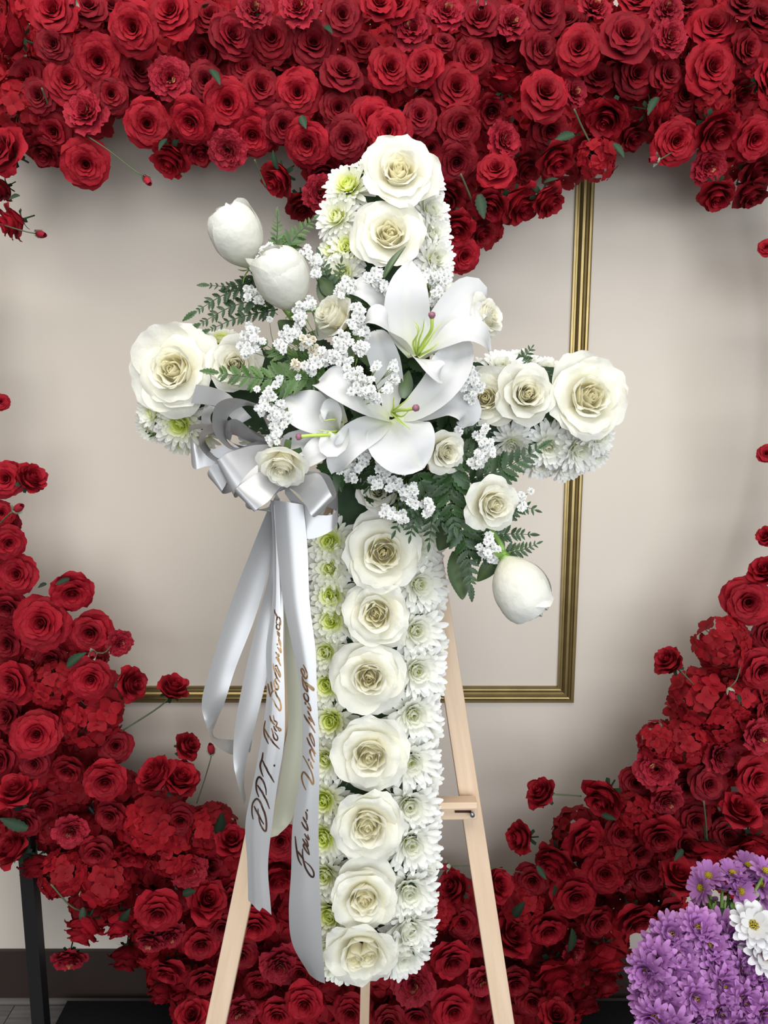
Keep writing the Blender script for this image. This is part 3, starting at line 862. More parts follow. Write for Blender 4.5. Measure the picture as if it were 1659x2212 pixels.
silk_leaves = [(545, 5, 560, 35), (455, 150, 475, 170), (650, 250, 660, 275), (600, 365, 585, 330), (1240, 290, 1200, 300), (1175, 395, 1200, 380), (1035, 420, 1045, 470), (360, 300, 340, 315),
               (20, 430, 40, 420), (145, 1440, 170, 1410), (1230, 2055, 1240, 2010), (1110, 1980, 1125, 1955), (1195, 1935, 1200, 1915), (1595, 1500, 1600, 1515), (60, 1790, 0, 1770),
               (1420, 210, 1400, 235), (395, 1930, 420, 1925), (180, 1960, 175, 2000), (1160, 1870, 1180, 1900), (1475, 1835, 1460, 1855), (470, 1800, 480, 1760),
               (100, 1260, 85, 1265), (150, 1250, 120, 1262), (260, 1990, 275, 1975), (1300, 1760, 1330, 1770), (700, 55, 715, 62), (440, 18, 450, 5), (1325, 310, 1350, 330)]
for i, (x1, y1, x2, y2) in enumerate(silk_leaves):
    Y = HY - .045
    a, b = PY(x1, y1, Y + .02), PY(x2, y2, Y)
    where = 'upper heart mass' if y1 < 600 else ('lower left heart' if x1 < 640 else 'lower right heart')
    o = obj('silk_leaf', SLEAF[i % 2], None, leaf_matrix(a, b, D(rng.uniform(-.6, .6), .5, 1), 1.1))
    same = [q for q in silk_leaves if ('upper' if q[1] < 600 else ('l' if q[0] < 640 else 'r')) == ('upper' if y1 < 600 else ('l' if x1 < 640 else 'r'))]
    k_ = sorted(same).index((x1, y1, x2, y2))
    tag(o, f'small dark green silk leaf, {ordinal(k_)} from the left in the {where}', 'leaf', 'silk leaves among the red flowers')


def bud_red(x, y, dirx, diry, r, stem, label):
    d = dY(y, HY - .05)
    R = r * d / F
    ax = D(dirx, diry, .35)
    loc = P(x, y, d) - ax * R
    o = empty('silk_rosebud', loc)
    o.matrix_basis = frame(ax, rng.uniform(0, 6), R, loc)
    tag(o, label, 'rosebud', 'closed silk buds on wire stems')
    l = []
    for k in range(6):
        l.append(dict(r0=.05, z0=0, L=2.0 - .1 * (k % 2), a0=50, a1=114, curl=12 if k > 2 else 0, Wd=.75, wrap=1.0, azi=k * 2.4, nu=6, nv=7, tip=.25, point=.05, tint=(.6, 0)))
    obj('bud', joined(l, M['peony_petal'], 'bud'), o)
    b = MB()
    for k in range(4):
        g, t = petal(r0=.2, z0=-.1, L=1.15, a0=45, a1=95 if k % 2 else 60, curl=50, Wd=.42, wrap=.9, azi=k * pi / 2, nu=5, nv=5, tip=.3, point=.1, ruffle=.05)
        b.grid(g, t)
    obj('sepals', b.mesh('sepals', M['pale_sepal']), o)
    inv = o.matrix_basis.inverted()
    pts = [P(q[0], q[1], dY(q[1], HY - .05 + .03 * k)) for k, q in enumerate(stem)]
    pts = [loc] + pts
    pc = catmull([tuple(inv @ p) for p in pts], 12)
    obj('stem', MB().tube([tuple(p) for p in pc], .0012 / R, 5).mesh('stem', M['silk_stem']), o)


bud_red(318, 390, .5, -.7, 15, [(290, 368), (235, 325), (185, 292)], 'closed red bud with pale sepals hanging on a long wire, upper left')
bud_red(88, 506, .9, -.25, 15, [(55, 500), (20, 490), (-10, 480)], 'closed red bud with pale sepals below the upper left corner')
bud_red(1412, 345, -.8, -.2, 15, [(1430, 342), (1450, 330)], 'closed red bud with pale sepals pointing left, upper right')
bud_red(40, 1097, .6, .3, 17, [(20, 1110), (-5, 1135)], 'closed red bud with pale sepals at the left edge')
bud_red(200, 1415, .1, -.1, 14, [(225, 1410), (240, 1395)], 'shiny closed red bud below the left curve roses')
bud_red(456, 1618, 0, 1, 15, [(452, 1650), (440, 1690), (425, 1735)], 'closed red bud standing upright beside the ribbon tail')
bud_red(1580, 1500, .2, -.8, 14, [(1590, 1470), (1600, 1440)], 'closed pink-red bud with white sepals hanging in the right curve')
bud_red(1040, 8, 0, -.8, 16, [(1040, -20), (1045, -50)], 'bud with pale sepals at the top edge above the cross')
bud_red(155, 5, .1, -.8, 16, [(165, -20), (170, -50)], 'bud with pale sepals at the top left edge')
bud_red(960, 1872, -1, .1, 13, [(1000, 1870), (1060, 1873), (1130, 1885)], 'pale closed bud on a wire right of the cross')

# visible wire stems of roses that stand away from the wreath
wires = [((372, 1500), (340, 1530), (262, 1580)), ((1462, 1440), (1490, 1470), (1500, 1480)), ((1195, 1716), (1230, 1718), (1255, 1720)), ((110, 1910), (150, 1955), (180, 1970)),
         ((550, 345), (560, 370), (575, 405)), ((995, 375), (1010, 410), (1022, 440)), ((1240, 235), (1255, 270), (1275, 310)), ((1520, 1730), (1525, 1780), (1527, 1815)), ((90, 190), (100, 215), (105, 232))]
wl = ['dark wire stem of the outlying rose by the moulding', 'wire stem of the outlying rose in the right curve', 'straight wire stem left of the inner right roses', 'curved wire stem beside the black post',
      'thin wire stem left of the cross top', 'thin wire stem right of the cross top', 'dark wire stems above the gold moulding', 'pale wire stem of the back-turned right rose', 'pale wire stem in the upper left corner']
for q, lb in zip(wires, wl):
    pc = catmull([tuple(PY(x, y, HY - .03 + .02 * i)) for i, (x, y) in enumerate(q)], 10)
    o0 = Vector(pc[0])
    o = obj('wire_stem', MB().tube([tuple(Vector(p) - o0) for p in pc], .0017, 5).mesh('wire', M['silk_stem']))
    o.location = o0
    tag(o, lb, 'stem')

# ------------------------------------------------------------------ easel
easel = empty('wooden_easel', P(824, 3080, 1.14))
tag(easel, 'pale pine three-legged easel holding up the white cross', 'easel')
E0 = easel.location


def beam(a, b, wx, wy, name, mat='pine', parent=easel, side=None):
    """square batten from a to b"""
    a, b = Vector(a), Vector(b)
    z = (b - a)
    L = z.length
    z.normalize()
    y = (FWD - z * FWD.dot(z)).normalized()
    x = y.cross(z)
    m = Matrix((x, y, z)).transposed().to_4x4()
    g = MB().box((0, 0, L / 2), wx / 2, wy / 2, L / 2)
    me = g.mesh(name, M[mat], False)
    o = obj(name, me, parent, Matrix.Translation(a - E0) @ m)
    bv = o.modifiers.new('bevel', 'BEVEL')
    bv.width = .0015
    bv.segments = 2
    return o


beam(P(290, 3060, 1.16), P(815, 540, 1.165), .030, .020, 'front_leg')
beam(P(1222, 3080, 1.16), P(832, 540, 1.165), .030, .020, 'front_leg')
foot = PY(783, 2800, 1.36)
back_low = PY(786, 2260, 1.335)
back_dir = (P(826, 560, 1.185) - back_low)
t_ = back_low.z / back_dir.z
beam(back_low - back_dir * t_, P(826, 560, 1.185), .0185, .018, 'back_leg')
beam(P(585, 1757, 1.142), P(1029, 1752, 1.142), .017, .022, 'ledge')
beam(P(585, 1738, 1.130), P(1029, 1733, 1.130), .010, .028, 'ledge_lip')
b1 = P(1020, 1759, 1.124)
o = obj('bolt', MB().tube([(0, 0, 0), tuple(FWD * -.004)], .0035, 10).mesh('bolt', M['steel']), easel, Matrix.Translation(b1 - E0))
o['label'] = 'grey steel bolt head'
obj('slot', MB().box(tuple(P(1000, 1753, 1.1302) - E0), .012, .001, .0015).mesh('slot', M['foil_dark'], False), easel)

# ------------------------------------------------------------------ foam cross body
body = empty('foam_cross', P(812, 1200, 1.10))
tag(body, 'dark foam cross base hidden under the white flowers', 'cross')
B0 = body.location
beam2 = lambda a, b, w, t, nm: None


def slab(a, b, w, t, nm):
    a, b = Vector(a), Vector(b)
    z = (b - a)
    L = z.length
    z.normalize()
    y = (FWD - z * FWD.dot(z)).normalized()
    x = y.cross(z)
    m = Matrix((x, y, z)).transposed().to_4x4()
    o = obj(nm, MB().box((0, 0, L / 2), w / 2, t / 2, L / 2).mesh(nm, M['foam'], False), body, Matrix.Translation(a - B0) @ m)


slab(P(800, 2060, 1.105), P(842, 380, 1.105), .125, .05, 'upright')
slab(P(350, 838, 1.1055), P(1290, 895, 1.1055), .118, .048, 'arm')


# ------------------------------------------------------------------ white chrysanthemums
def mum(var, mat, centre_mat, rings, greenish=1.0, plen=1.0, wid=.115, seedc=True):
    b = MB()
    for ri, (n, el, L, bend) in enumerate(rings):
        for k in range(n):
            az = k * 2 * pi / n + ri * .37 + rng.uniform(-.12, .12) + var
            a0 = el + rng.uniform(-6, 6)
            l_ = L * plen * rng.uniform(.9, 1.06)
            g, t = petal(r0=.06 + .02 * ri, z0=.02 * (len(rings) - ri), L=l_, a0=a0, a1=a0 + bend, curl=12 + rng.uniform(-10, 14), Wd=wid * rng.uniform(.85, 1.15), wrap=.12, azi=az, nu=4, nv=5,
                         tip=.13, base=.6, cup=.04, tint=(.0, .0), tipp=2)
            frac = 1 - ri / (len(rings) - 1)
            tv = np.linspace(1, 0, 5)[:, None] * np.ones((1, 4))
            tint = np.clip(greenish * (.30 * tv + frac ** 1.6 * (.50 + .50 * tv)), 0, 1)
            b.grid(g, tint)
    c = MB()
    for k in range(22):
        rr_ = .25 * math.sqrt((k + .5) / 22)
        ph = k * 2.39996
        h_ = .30 * (1 - (rr_ / .40) ** 2)
        c.tube([(rr_ * math.cos(ph), rr_ * math.sin(ph), 0.0), (rr_ * .9 * math.cos(ph), rr_ * .9 * math.sin(ph), h_ + .04)], [.055, .032], 5, k / 22)
    petals = b.mesh('ray_petals', mat)
    return [('ray_petals', petals), ('flower_centre', c.mesh('flower_centre', centre_mat))]


WR = [(10, 72, .42, 34), (12, 64, .52, 26), (14, 54, .66, 22), (16, 41, .80, 16), (18, 28, .92, 8), (18, 14, 1.0, 2), (17, -2, 1.0, -6), (15, -20, .95, -8)]
MUMS = [mum(v, M['mum_petal'], M['mum_centre'], WR, g) for v, g in ((0, 1.7), (1.2, 1.3), (2.1, 1.7))]
MUMW = [mum(v, M['mum_petal'], M['mum_centre'], WR, .7) for v in (.5, 1.9)]


def put_mums(lst, lab, protos, r, d=1.078, grp='white chrysanthemums covering the cross'):
    for i, e in enumerate(lst):
        x, y, ax, ay = e[:4]
        rr_ = e[4] if len(e) > 4 else r
        dd = e[5] if len(e) > 5 else d
        R = rr_ * dd / F
        axis = D(ax, ay, 1)
        o = flower('white_chrysanthemum', protos[i % len(protos)], lab.format(ordinal(i)), 'chrysanthemum', P(x, y, dd) - axis * R * .3, axis, R, rng.uniform(0, 6), grp)


put_mums([(713, 1170, -.35, .1), (712, 1228, -.3, .05), (716, 1285, -.3, 0), (717, 1340, -.25, 0), (704, 1408, -.35, 0), (708, 1478, -.3, 0), (716, 1556, -.25, 0), (703, 1640, -.3, 0), (700, 1728, -.3, 0),
          (700, 1808, -.3, 0), (702, 1890, -.3, -.1), (715, 1975, -.3, -.1), (722, 2050, -.35, -.3), (735, 2085, -.2, -.6)],
         'white chrysanthemum with green-yellow eye, {} down the left edge of lower stem', MUMS, 56)
put_mums([(902, 1175, .45, .1), (905, 1262, .35, 0), (898, 1362, .25, 0), (900, 1448, .25, 0), (892, 1543, .2, 0), (886, 1645, .15, 0), (884, 1740, .15, 0), (887, 1822, .2, 0), (882, 1925, .2, -.1), (882, 2005, .3, -.2), (868, 2060, .3, -.4)],
         'white chrysanthemum facing forward, {} down the right edge of lower stem', MUMW, 66)
put_mums([(925, 1210, 1.1, 0, 46, 1.10), (930, 1300, 1.1, 0, 50, 1.10), (932, 1400, 1.1, 0, 52, 1.10), (925, 1480, 1.1, 0, 52, 1.10), (920, 1580, 1.1, 0, 52, 1.10), (918, 1680, 1.1, 0, 54, 1.10), (916, 1775, 1.1, 0, 54, 1.10), (916, 1860, 1.1, 0, 54, 1.10),
          (912, 1950, 1.1, -.1, 52, 1.10), (902, 2030, 1.0, -.4, 50, 1.10)],
         'white chrysanthemum turned to the right side, {} down the lower stem', MUMW, 52)
put_mums([(700, 1200, -1.2, 0, 44, 1.10), (702, 1310, -1.2, 0, 44, 1.10), (702, 1440, -1.2, 0, 44, 1.10), (704, 1590, -1.2, 0, 44, 1.10), (700, 1690, -1.2, 0, 44, 1.10), (704, 1850, -1.2, 0, 44, 1.10), (718, 2010, -1.2, 0, 44, 1.10)],
         'white chrysanthemum turned to the left side, {} down the lower stem', MUMW, 44)
put_mums([(752, 402, -.3, .3, 56), (728, 468, -.5, .1, 52), (752, 535, -.3, 0, 52), (722, 540, -.8, 0, 46, 1.09), (742, 590, -.4, -.1, 46), (795, 372, -.2, .8, 44, 1.09)],
         'white chrysanthemum, {} down the left edge of the cross top', MUMS, 52)
put_mums([(925, 395, .8, .3, 46, 1.09), (930, 455, .7, .1, 50), (935, 505, .5, 0, 46), (940, 560, .6, -.1, 52), (935, 620, .6, -.1, 52), (955, 650, .8, 0, 44, 1.09), (945, 480, 1.2, 0, 42, 1.1), (900, 350, .6, .8, 40, 1.1)],
         'white chrysanthemum, {} down the right edge of the cross top', MUMW, 50)
put_mums([(388, 915, -.1, -.5, 60), (332, 890, -.7, -.4, 46), (318, 840, -1.0, -.1, 40, 1.1), (430, 940, 0, -1.0, 46, 1.1), (330, 925, -.4, -1.0, 40, 1.11), (395, 950, 0, -1.2, 44, 1.12), (480, 735, 0, 1.1, 40, 1.1), (560, 960, 0, -1.0, 44, 1.1)],
         'white chrysanthemum, {} of those edging the left arm', MUMS, 50)
put_mums([(1185, 965, -.1, -.5, 52), (1250, 970, .2, -.6, 54), (1292, 945, .6, -.4, 46), (1165, 1000, -.2, -1.1, 44, 1.11), (1225, 1005, .1, -1.1, 46, 1.11), (1280, 985, .5, -.9, 42, 1.11), (1105, 960, -.2, -.8, 46), (1085, 795, -.1, .6, 48),
          (1125, 785, 0, .9, 44, 1.1), (1180, 800, 0, 1.0, 42, 1.1), (1300, 890, 1.1, -.1, 44, 1.1), (1050, 800, -.2, .9, 42, 1.09)],
         'white chrysanthemum, {} of those edging the right arm', MUMW, 50)

# ------------------------------------------------------------------ white roses of the cross
WO = [white_open(v) for v in (0.0, .9, 1.8, 2.7)]
WRD = [white_round(v) for v in (0.0, 1.3)]
WB = [white_bud(v) for v in (0.0, .8, 1.7)]
cross_roses = [
    (862, 385, 92, 'o', 0, .1, .0, 'ivory rose at the very top of the white cross'),
    (842, 515, 88, 'o', 0, 0, .7, 'cream rose second from the top, touched by a curved green leaf'),
    (385, 805, 104, 'o', -.1, 0, 1.5, 'wide open white rose at the end of the left arm'),
    (512, 795, 84, 'r', .1, 0, .4, 'cream rose crossed by a fern tip on the left arm'),
    (1262, 862, 100, 'o', .1, 0, 2.2, 'wide open white rose at the end of the right arm'),
    (1130, 858, 92, 'r', 0, 0, 1.1, 'ivory rose with peach centre, second in from the right arm end'),
    (1050, 862, 72, 'o', -.2, 0, .3, 'white rose half covered by lily and tiny blossoms on right arm'),
    (815, 1062, 62, 'r', 0, 0, .9, 'cream rose partly veiled by tiny white blossoms, just below the lilies'),
    (828, 1192, 96, 'o', 0, 0, 1.9, 'wide cream rose heading the lower stem below the fern'),
    (815, 1322, 84, 'o', -.1, 0, 2.6, 'cream rose second down the lower stem'),
    (798, 1458, 84, 'o', 0, 0, 3.4, 'ivory rose with peach heart, third down the lower stem'),
    (800, 1620, 92, 'o', 0, -.1, 4.1, 'large cream rose fourth down the lower stem'),
    (795, 1770, 90, 'o', 0, -.1, 4.9, 'cream rose with raised petals, fifth down the lower stem'),
    (788, 1925, 84, 'o', 0, -.1, 5.5, 'ivory rose second from the foot of the cross'),
]
for i, (x, y, r, k, ax, ay, sp, lb) in enumerate(cross_roses):
    d = 1.055
    R = r * d / F
    axis = D(ax, ay, 1)
    pr = WO[i % 4] if k == 'o' else WRD[i % 2]
    flower('white_rose', pr, lb, 'rose', P(x, y, d) - axis * R * .12, axis, R, sp, 'white roses set along the cross')
# foot rose with two hearts
d = 1.05
R = 88 * d / F
twin = []
for k in range(7):
    twin.append(('petal', one(dict(r0=.12, z0=.0, L=.92 + J(-.08, .06), a0=36 + J(-8, 8), a1=10 + J(-10, 14), curl=45, Wd=.56, wrap=.4, azi=k * 2 * pi / 7 + J(-.15, .15), nu=9, nv=9, ruffle=.03, tip=.2, cup=.1,
                                   tint=(.55, .02)), M['white_petal'])))
for k in range(5):
    twin.append(('petal', one(dict(r0=.30, z0=.06, L=.58, a0=70, a1=60 + J(-10, 20), curl=55, Wd=.50, wrap=.8, azi=k * 2 * pi / 5, nu=9, nv=8, ruffle=.03, tip=.2, tint=(.7, .1)), M['white_petal'])))
for cx in (-.17, .17):
    b = MB()
    for k in range(13):
        t = k / 12
        g, tt = petal(r0=.02 + .16 * t, z0=.12, L=.40 + .1 * t, a0=82, a1=95 - 8 * t, curl=30 * t, Wd=.08 + .2 * t, wrap=1.0, azi=k * 2.4 + cx, nu=8, nv=5, tip=.12, fold=.03, tint=(1.0, .7 - .4 * t))
        b.grid(g + np.array([cx, .02 * np.sign(cx), 0]), tt)
    twin.append(('rose_centre', b.mesh('rose_centre', M['white_petal'])))
axis = D(0, -.25, 1)
flower('white_rose', twin, 'white rose with two hearts at the foot of the cross', 'rose', P(783, 2042, d) - axis * R * .1, axis, R, pi + .2, 'white roses set along the cross')

# ------------------------------------------------------------------ the spray: roses and buds
spray = [
    # base px, tip px (axis from base to tip), depth base, depth tip, length scale, proto, label
    ((545, 575), (488, 462), 1.02, .99, .98, WB[0], 'tall closed white rosebud at the upper left tip of the spray', [(545, 575, 1.02), (580, 620, 1.04), (640, 700, 1.07)]),
    ((640, 668), (590, 553), .99, .95, .98, WB[1], 'large white rosebud just below and right of the top left bud', [(640, 668, .99), (700, 670, 1.02), (760, 690, 1.06)]),
    ((1090, 1205), (1150, 1318), 1.0, .98, .98, WB[2], 'white rosebud hanging down on a green stem, lower right of spray', [(1092, 1210, 1.0), (1080, 1175, 1.01), (1040, 1120, 1.04), (980, 1060, 1.08)]),
]
for (bx, by), (tx, ty), d0, d1, ls, pr, lb, stp in spray:
    a, b_ = P(bx, by, d0), P(tx, ty, d1)
    ax = (b_ - a)
    o = flower('white_rosebud', pr, lb, 'rosebud', a, ax, ax.length / ls, rng.uniform(0, 6), 'white rosebuds of the spray')
    inv = o.matrix_basis.inverted()
    pc = catmull([tuple(inv @ P(*q)) for q in stp], 12)
    obj('stem', MB().tube([tuple(q) for q in pc], .004 / (ax.length / ls), 8).mesh('stem', M['green_stem']), o)
for (x, y, r, ax, ay, az, d, pr, lb, sp) in [
    (724, 688, 70, -.65, .35, .65, 1.0, WRD[0], 'pale yellow-white rose seen from the side behind tiny blossoms', .3),
    (1042, 688, 66, .65, .15, .6, 1.0, WRD[1], 'white rose turned right behind the top lily', .8),
    (958, 975, 62, .35, -.2, .8, .985, WRD[0], 'small cream rose under the right of the middle lily', 1.9),
    (612, 1000, 74, -.12, -.72, .68, .93, WRD[1], 'cream rose facing downward in the knot of the bow', 2.6),
    (1060, 1088, 78, .25, -.15, .9, .99, WRD[0], 'large white spiral rose low on the right of spray', .2),
]:
    R = r * d / F
    axis = D(ax, ay, az)
    flower('white_rose', pr, lb, 'rose', P(x, y, d) - axis * R * .45, axis, R * 1.08, sp, 'white roses of the spray')


# ------------------------------------------------------------------ lilies
lil_n = [0]


def tepal(pts, width, nrm=None, twist=0.0, cupd=.22, wave=.03, nu=9, nv=16, tip=1.0, green=.75, wmax=.5):
    pc = catmull([tuple(P(*q)) for q in pts], nv)
    d = pts[len(pts) // 2][2]
    wm = width * d / F / 2
    rows, ti = [], []
    ph = rng.uniform(0, 6.28)
    nr0 = nrm if nrm is not None else D(0, 0, 1)
    prev = None
    for j in range(nv):
        v = j / (nv - 1)
        t = Vector(pc[min(j + 1, nv - 1)] - pc[max(j - 1, 0)]).normalized()
        nn = (nr0 - t * nr0.dot(t))
        if nn.length < .15 and prev is not None:
            nn = prev - t * prev.dot(t)
        nn.normalize()
        if prev is not None and nn.dot(prev) < 0:
            nn = -nn
        # keep the surface normal smooth where the tepal curls over
        if prev is not None:
            nn = (nn * .5 + (prev - t * prev.dot(t)).normalized() * .5).normalized()
        prev = nn
        s = t.cross(nn)
        if twist:
            c_, s_ = math.cos(twist * v), math.sin(twist * v)
            s, nn = s * c_ + nn * s_, nn * c_ - s * s_
        if v < wmax:
            w = wm * (.30 + .70 * math.sin(pi / 2 * v / wmax))
        else:
            q = (v - wmax) / (1 - wmax)
            w = wm * (max(0, 1 - q ** 2.2) ** .75) + .0006
        row, tr = [], []
        for i in range(nu):
            u = -1 + 2 * i / (nu - 1)
            off = cupd * w * (u * u) - .10 * w * math.exp(-(u / .16) ** 2)
            off += wave * wm * abs(u) ** 2 * math.sin(7 * v + 2.2 * u + ph) * 4 * v
            p = Vector(pc[j]) + s * (u * w) + nn * off
            row.append(tuple(p))
            tr.append(min(1, max(0, green * (1 - v / .42)) ** 1.4 + (.35 * math.exp(-(u / .14) ** 2) * (.4 + .6 * (v > .75)))))
        rows.append(row)
        ti.append(tr)
    return np.array(rows), np.array(ti)


def lily(label, throat, tepals, filaments, pistil, group='white lilies of the spray', freckles=()):
    o0 = P(*throat)
    o = empty('white_lily', o0)
    tag(o, label, 'lily', group)
    for tp in tepals:
        g, t = tepal(**tp)
        obj('tepal', MB().grid(g - np.array(o0), t).mesh('tepal', M['lily_petal']), o)
    for f in filaments:
        pc = catmull([tuple(P(*q)) for q in f], 9)
        obj('filament', MB().tube([tuple(Vector(p) - o0) for p in pc], [.0016 - .0012 * k / 8 for k in range(9)], 6, .3).mesh('filament', M['lily_filament']), o)
    if pistil:
        pc = catmull([tuple(P(*q)) for q in pistil], 10)
        pi_ = obj('pistil', MB().tube([tuple(Vector(p) - o0) for p in pc], [.0022] * 9 + [.0026], 8, .2).mesh('pistil', M['lily_filament']), o)
        e = Vector(pc[-1]) - o0
        st = MB()
        dirn = Vector(pc[-1] - pc[-2]).normalized()
        st.tube([tuple(e - dirn * .001), tuple(e + dirn * .002), tuple(e + dirn * .005), tuple(e + dirn * .0065)], [.003, .0046, .0042, .001], 8)
        s_ = obj('stigma', st.mesh('stigma', M['stigma']), pi_)
        s_['label'] = 'dusky purple stigma tip'
    return o


N = lambda x, y, z: D(x, y, z)
lily('top white lily with upright petal and long purple-tipped pistil', (895, 770, 1.0), [
    dict(pts=[(895, 770, 1.0), (880, 700, .985), (880, 630, .97), (890, 562, .975)], width=98, wmax=.42, cupd=.18),
    dict(pts=[(900, 768, 1.0), (950, 715, .985), (1000, 665, .985), (1030, 638, 1.0), (1040, 660, 1.02)], width=100, wmax=.55),
    dict(pts=[(905, 775, 1.0), (950, 742, .965), (1005, 715, .95), (1045, 728, .955), (1057, 758, .975)], width=78, wmax=.5, nrm=N(.1, .5, .8)),
    dict(pts=[(893, 772, .998), (905, 775, .965), (925, 785, .94), (944, 805, .935), (951, 822, .95)], width=56, wmax=.55, nrm=N(.3, .4, .8), green=.3),
    dict(pts=[(888, 765, 1.0), (850, 725, .965), (820, 690, .95), (795, 690, .955), (785, 712, .97)], width=82, wmax=.52, nrm=N(-.2, .7, .7)),
    dict(pts=[(888, 760, 1.02), (850, 690, 1.01), (810, 640, .995), (775, 622, .995), (752, 628, 1.01)], width=62, wmax=.55, nrm=N(-.3, .6, .8)),
], [
    [(900, 765, .99), (898, 735, .965), (905, 710, .95), (893, 690, .945)], [(902, 762, .99), (905, 735, .965), (914, 710, .95), (916, 688, .94)], [(904, 765, .99), (922, 742, .965), (936, 720, .95), (952, 697, .945)],
    [(905, 768, .99), (930, 755, .965), (947, 741, .955)], [(898, 762, .99), (892, 740, .97), (903, 720, .95), (897, 700, .945)], [(903, 766, .99), (915, 745, .965), (925, 725, .955)],
], [(901, 766, .99), (918, 735, .955), (932, 712, .93), (933, 685, .92)])
lily('middle white lily with broad lower petal and purple-tipped pistil', (848, 905, .99), [
    dict(pts=[(846, 905, .985), (858, 940, .965), (885, 975, .955), (913, 1012, .965)], width=150, wmax=.42, cupd=.16, nrm=N(.05, .25, 1)),
    dict(pts=[(842, 905, .985), (800, 880, .955), (750, 845, .94), (708, 820, .945), (690, 825, .965)], width=86, wmax=.55, nrm=N(.0, .5, .9)),
    dict(pts=[(856, 898, .99), (900, 880, .975), (955, 830, .96), (985, 770, .96), (975, 725, .985)], width=90, wmax=.6, nrm=N(-.3, .2, .9), wave=.04),
    dict(pts=[(862, 905, .99), (915, 890, .985), (970, 870, .975), (1008, 890, .975), (1002, 925, .99)], width=80, wmax=.6, nrm=N(.1, .5, .8)),
    dict(pts=[(840, 900, 1.0), (845, 850, .995), (835, 790, .985), (815, 735, .985), (812, 715, 1.0)], width=66, wmax=.5, nrm=N(-.2, .1, 1)),
    dict(pts=[(838, 908, .985), (805, 925, .965), (765, 950, .955), (735, 985, .955), (720, 1022, .97)], width=74, wmax=.42, nrm=N(.1, .4, .9), wave=.05),
], [
    [(846, 890, .98), (850, 880, .96), (850, 865, .95), (852, 858, .945)], [(848, 888, .98), (865, 875, .955), (888, 856, .945)], [(848, 893, .98), (868, 900, .955), (884, 886, .945)],
    [(848, 895, .975), (868, 912, .955), (886, 927, .95)], [(846, 893, .975), (858, 905, .955), (872, 922, .95)],
], [(848, 890, .98), (862, 886, .95), (880, 885, .935), (895, 882, .925)])
lily('left white lily in profile with pistil pointing left', (745, 925, .99), [
    dict(pts=[(740, 930, .99), (690, 905, .97), (650, 880, .965), (615, 855, .975)], width=96, wmax=.5, nrm=N(-.1, .4, .9)),
    dict(pts=[(735, 935, .985), (722, 905, .955), (712, 888, .945), (692, 886, .945)], width=62, wmax=.5, nrm=N(-.5, .1, .9), wave=.05),
    dict(pts=[(738, 940, .98), (705, 962, .96), (672, 985, .955), (642, 1012, .965)], width=58, wmax=.45, nrm=N(.0, .5, .8)),
    dict(pts=[(745, 930, .985), (742, 945, .96), (730, 965, .95), (712, 958, .945), (704, 930, .95)], width=60, wmax=.5, nrm=N(-.6, .2, .8)),
    dict(pts=[(745, 915, 1.0), (715, 870, .995), (695, 840, .985), (690, 815, .985)], width=60, wmax=.5, nrm=N(-.5, .2, .9)),
    dict(pts=[(725, 950, .985), (680, 960, .975), (640, 955, .975), (612, 945, .985)], width=70, wmax=.45, nrm=N(-.1, .5, .9)),
], [[(735, 930, .975), (715, 932, .95), (690, 929, .945)], [(735, 936, .975), (712, 936, .955), (684, 936, .95)], [(738, 912, .97), (720, 906, .945), (700, 909, .94)]],
     [(735, 938, .97), (705, 940, .94), (670, 941, .93), (650, 943, .93)])


# ------------------------------------------------------------------ baby's breath
def breath(mat):
    b = MB()
    for ring, (n, el, L) in enumerate([(4, 80, .5), (6, 58, .75), (8, 32, .95), (8, 6, 1.0), (6, -22, .9)]):
        for k in range(n):
            g, t = petal(r0=.04, z0=.12, L=L * J(.85, 1.1), a0=el + J(-12, 12), a1=el + J(-15, 25), curl=30, Wd=.26, wrap=.2, azi=k * 2 * pi / n + ring * .6 + J(-.2, .2), nu=3, nv=4, tip=.1, ruffle=.06,
                         base=.4, tint=(1.0 if ring < 2 else .6, .0))
            b.grid(g, t)
    return b.mesh('blossom', mat)


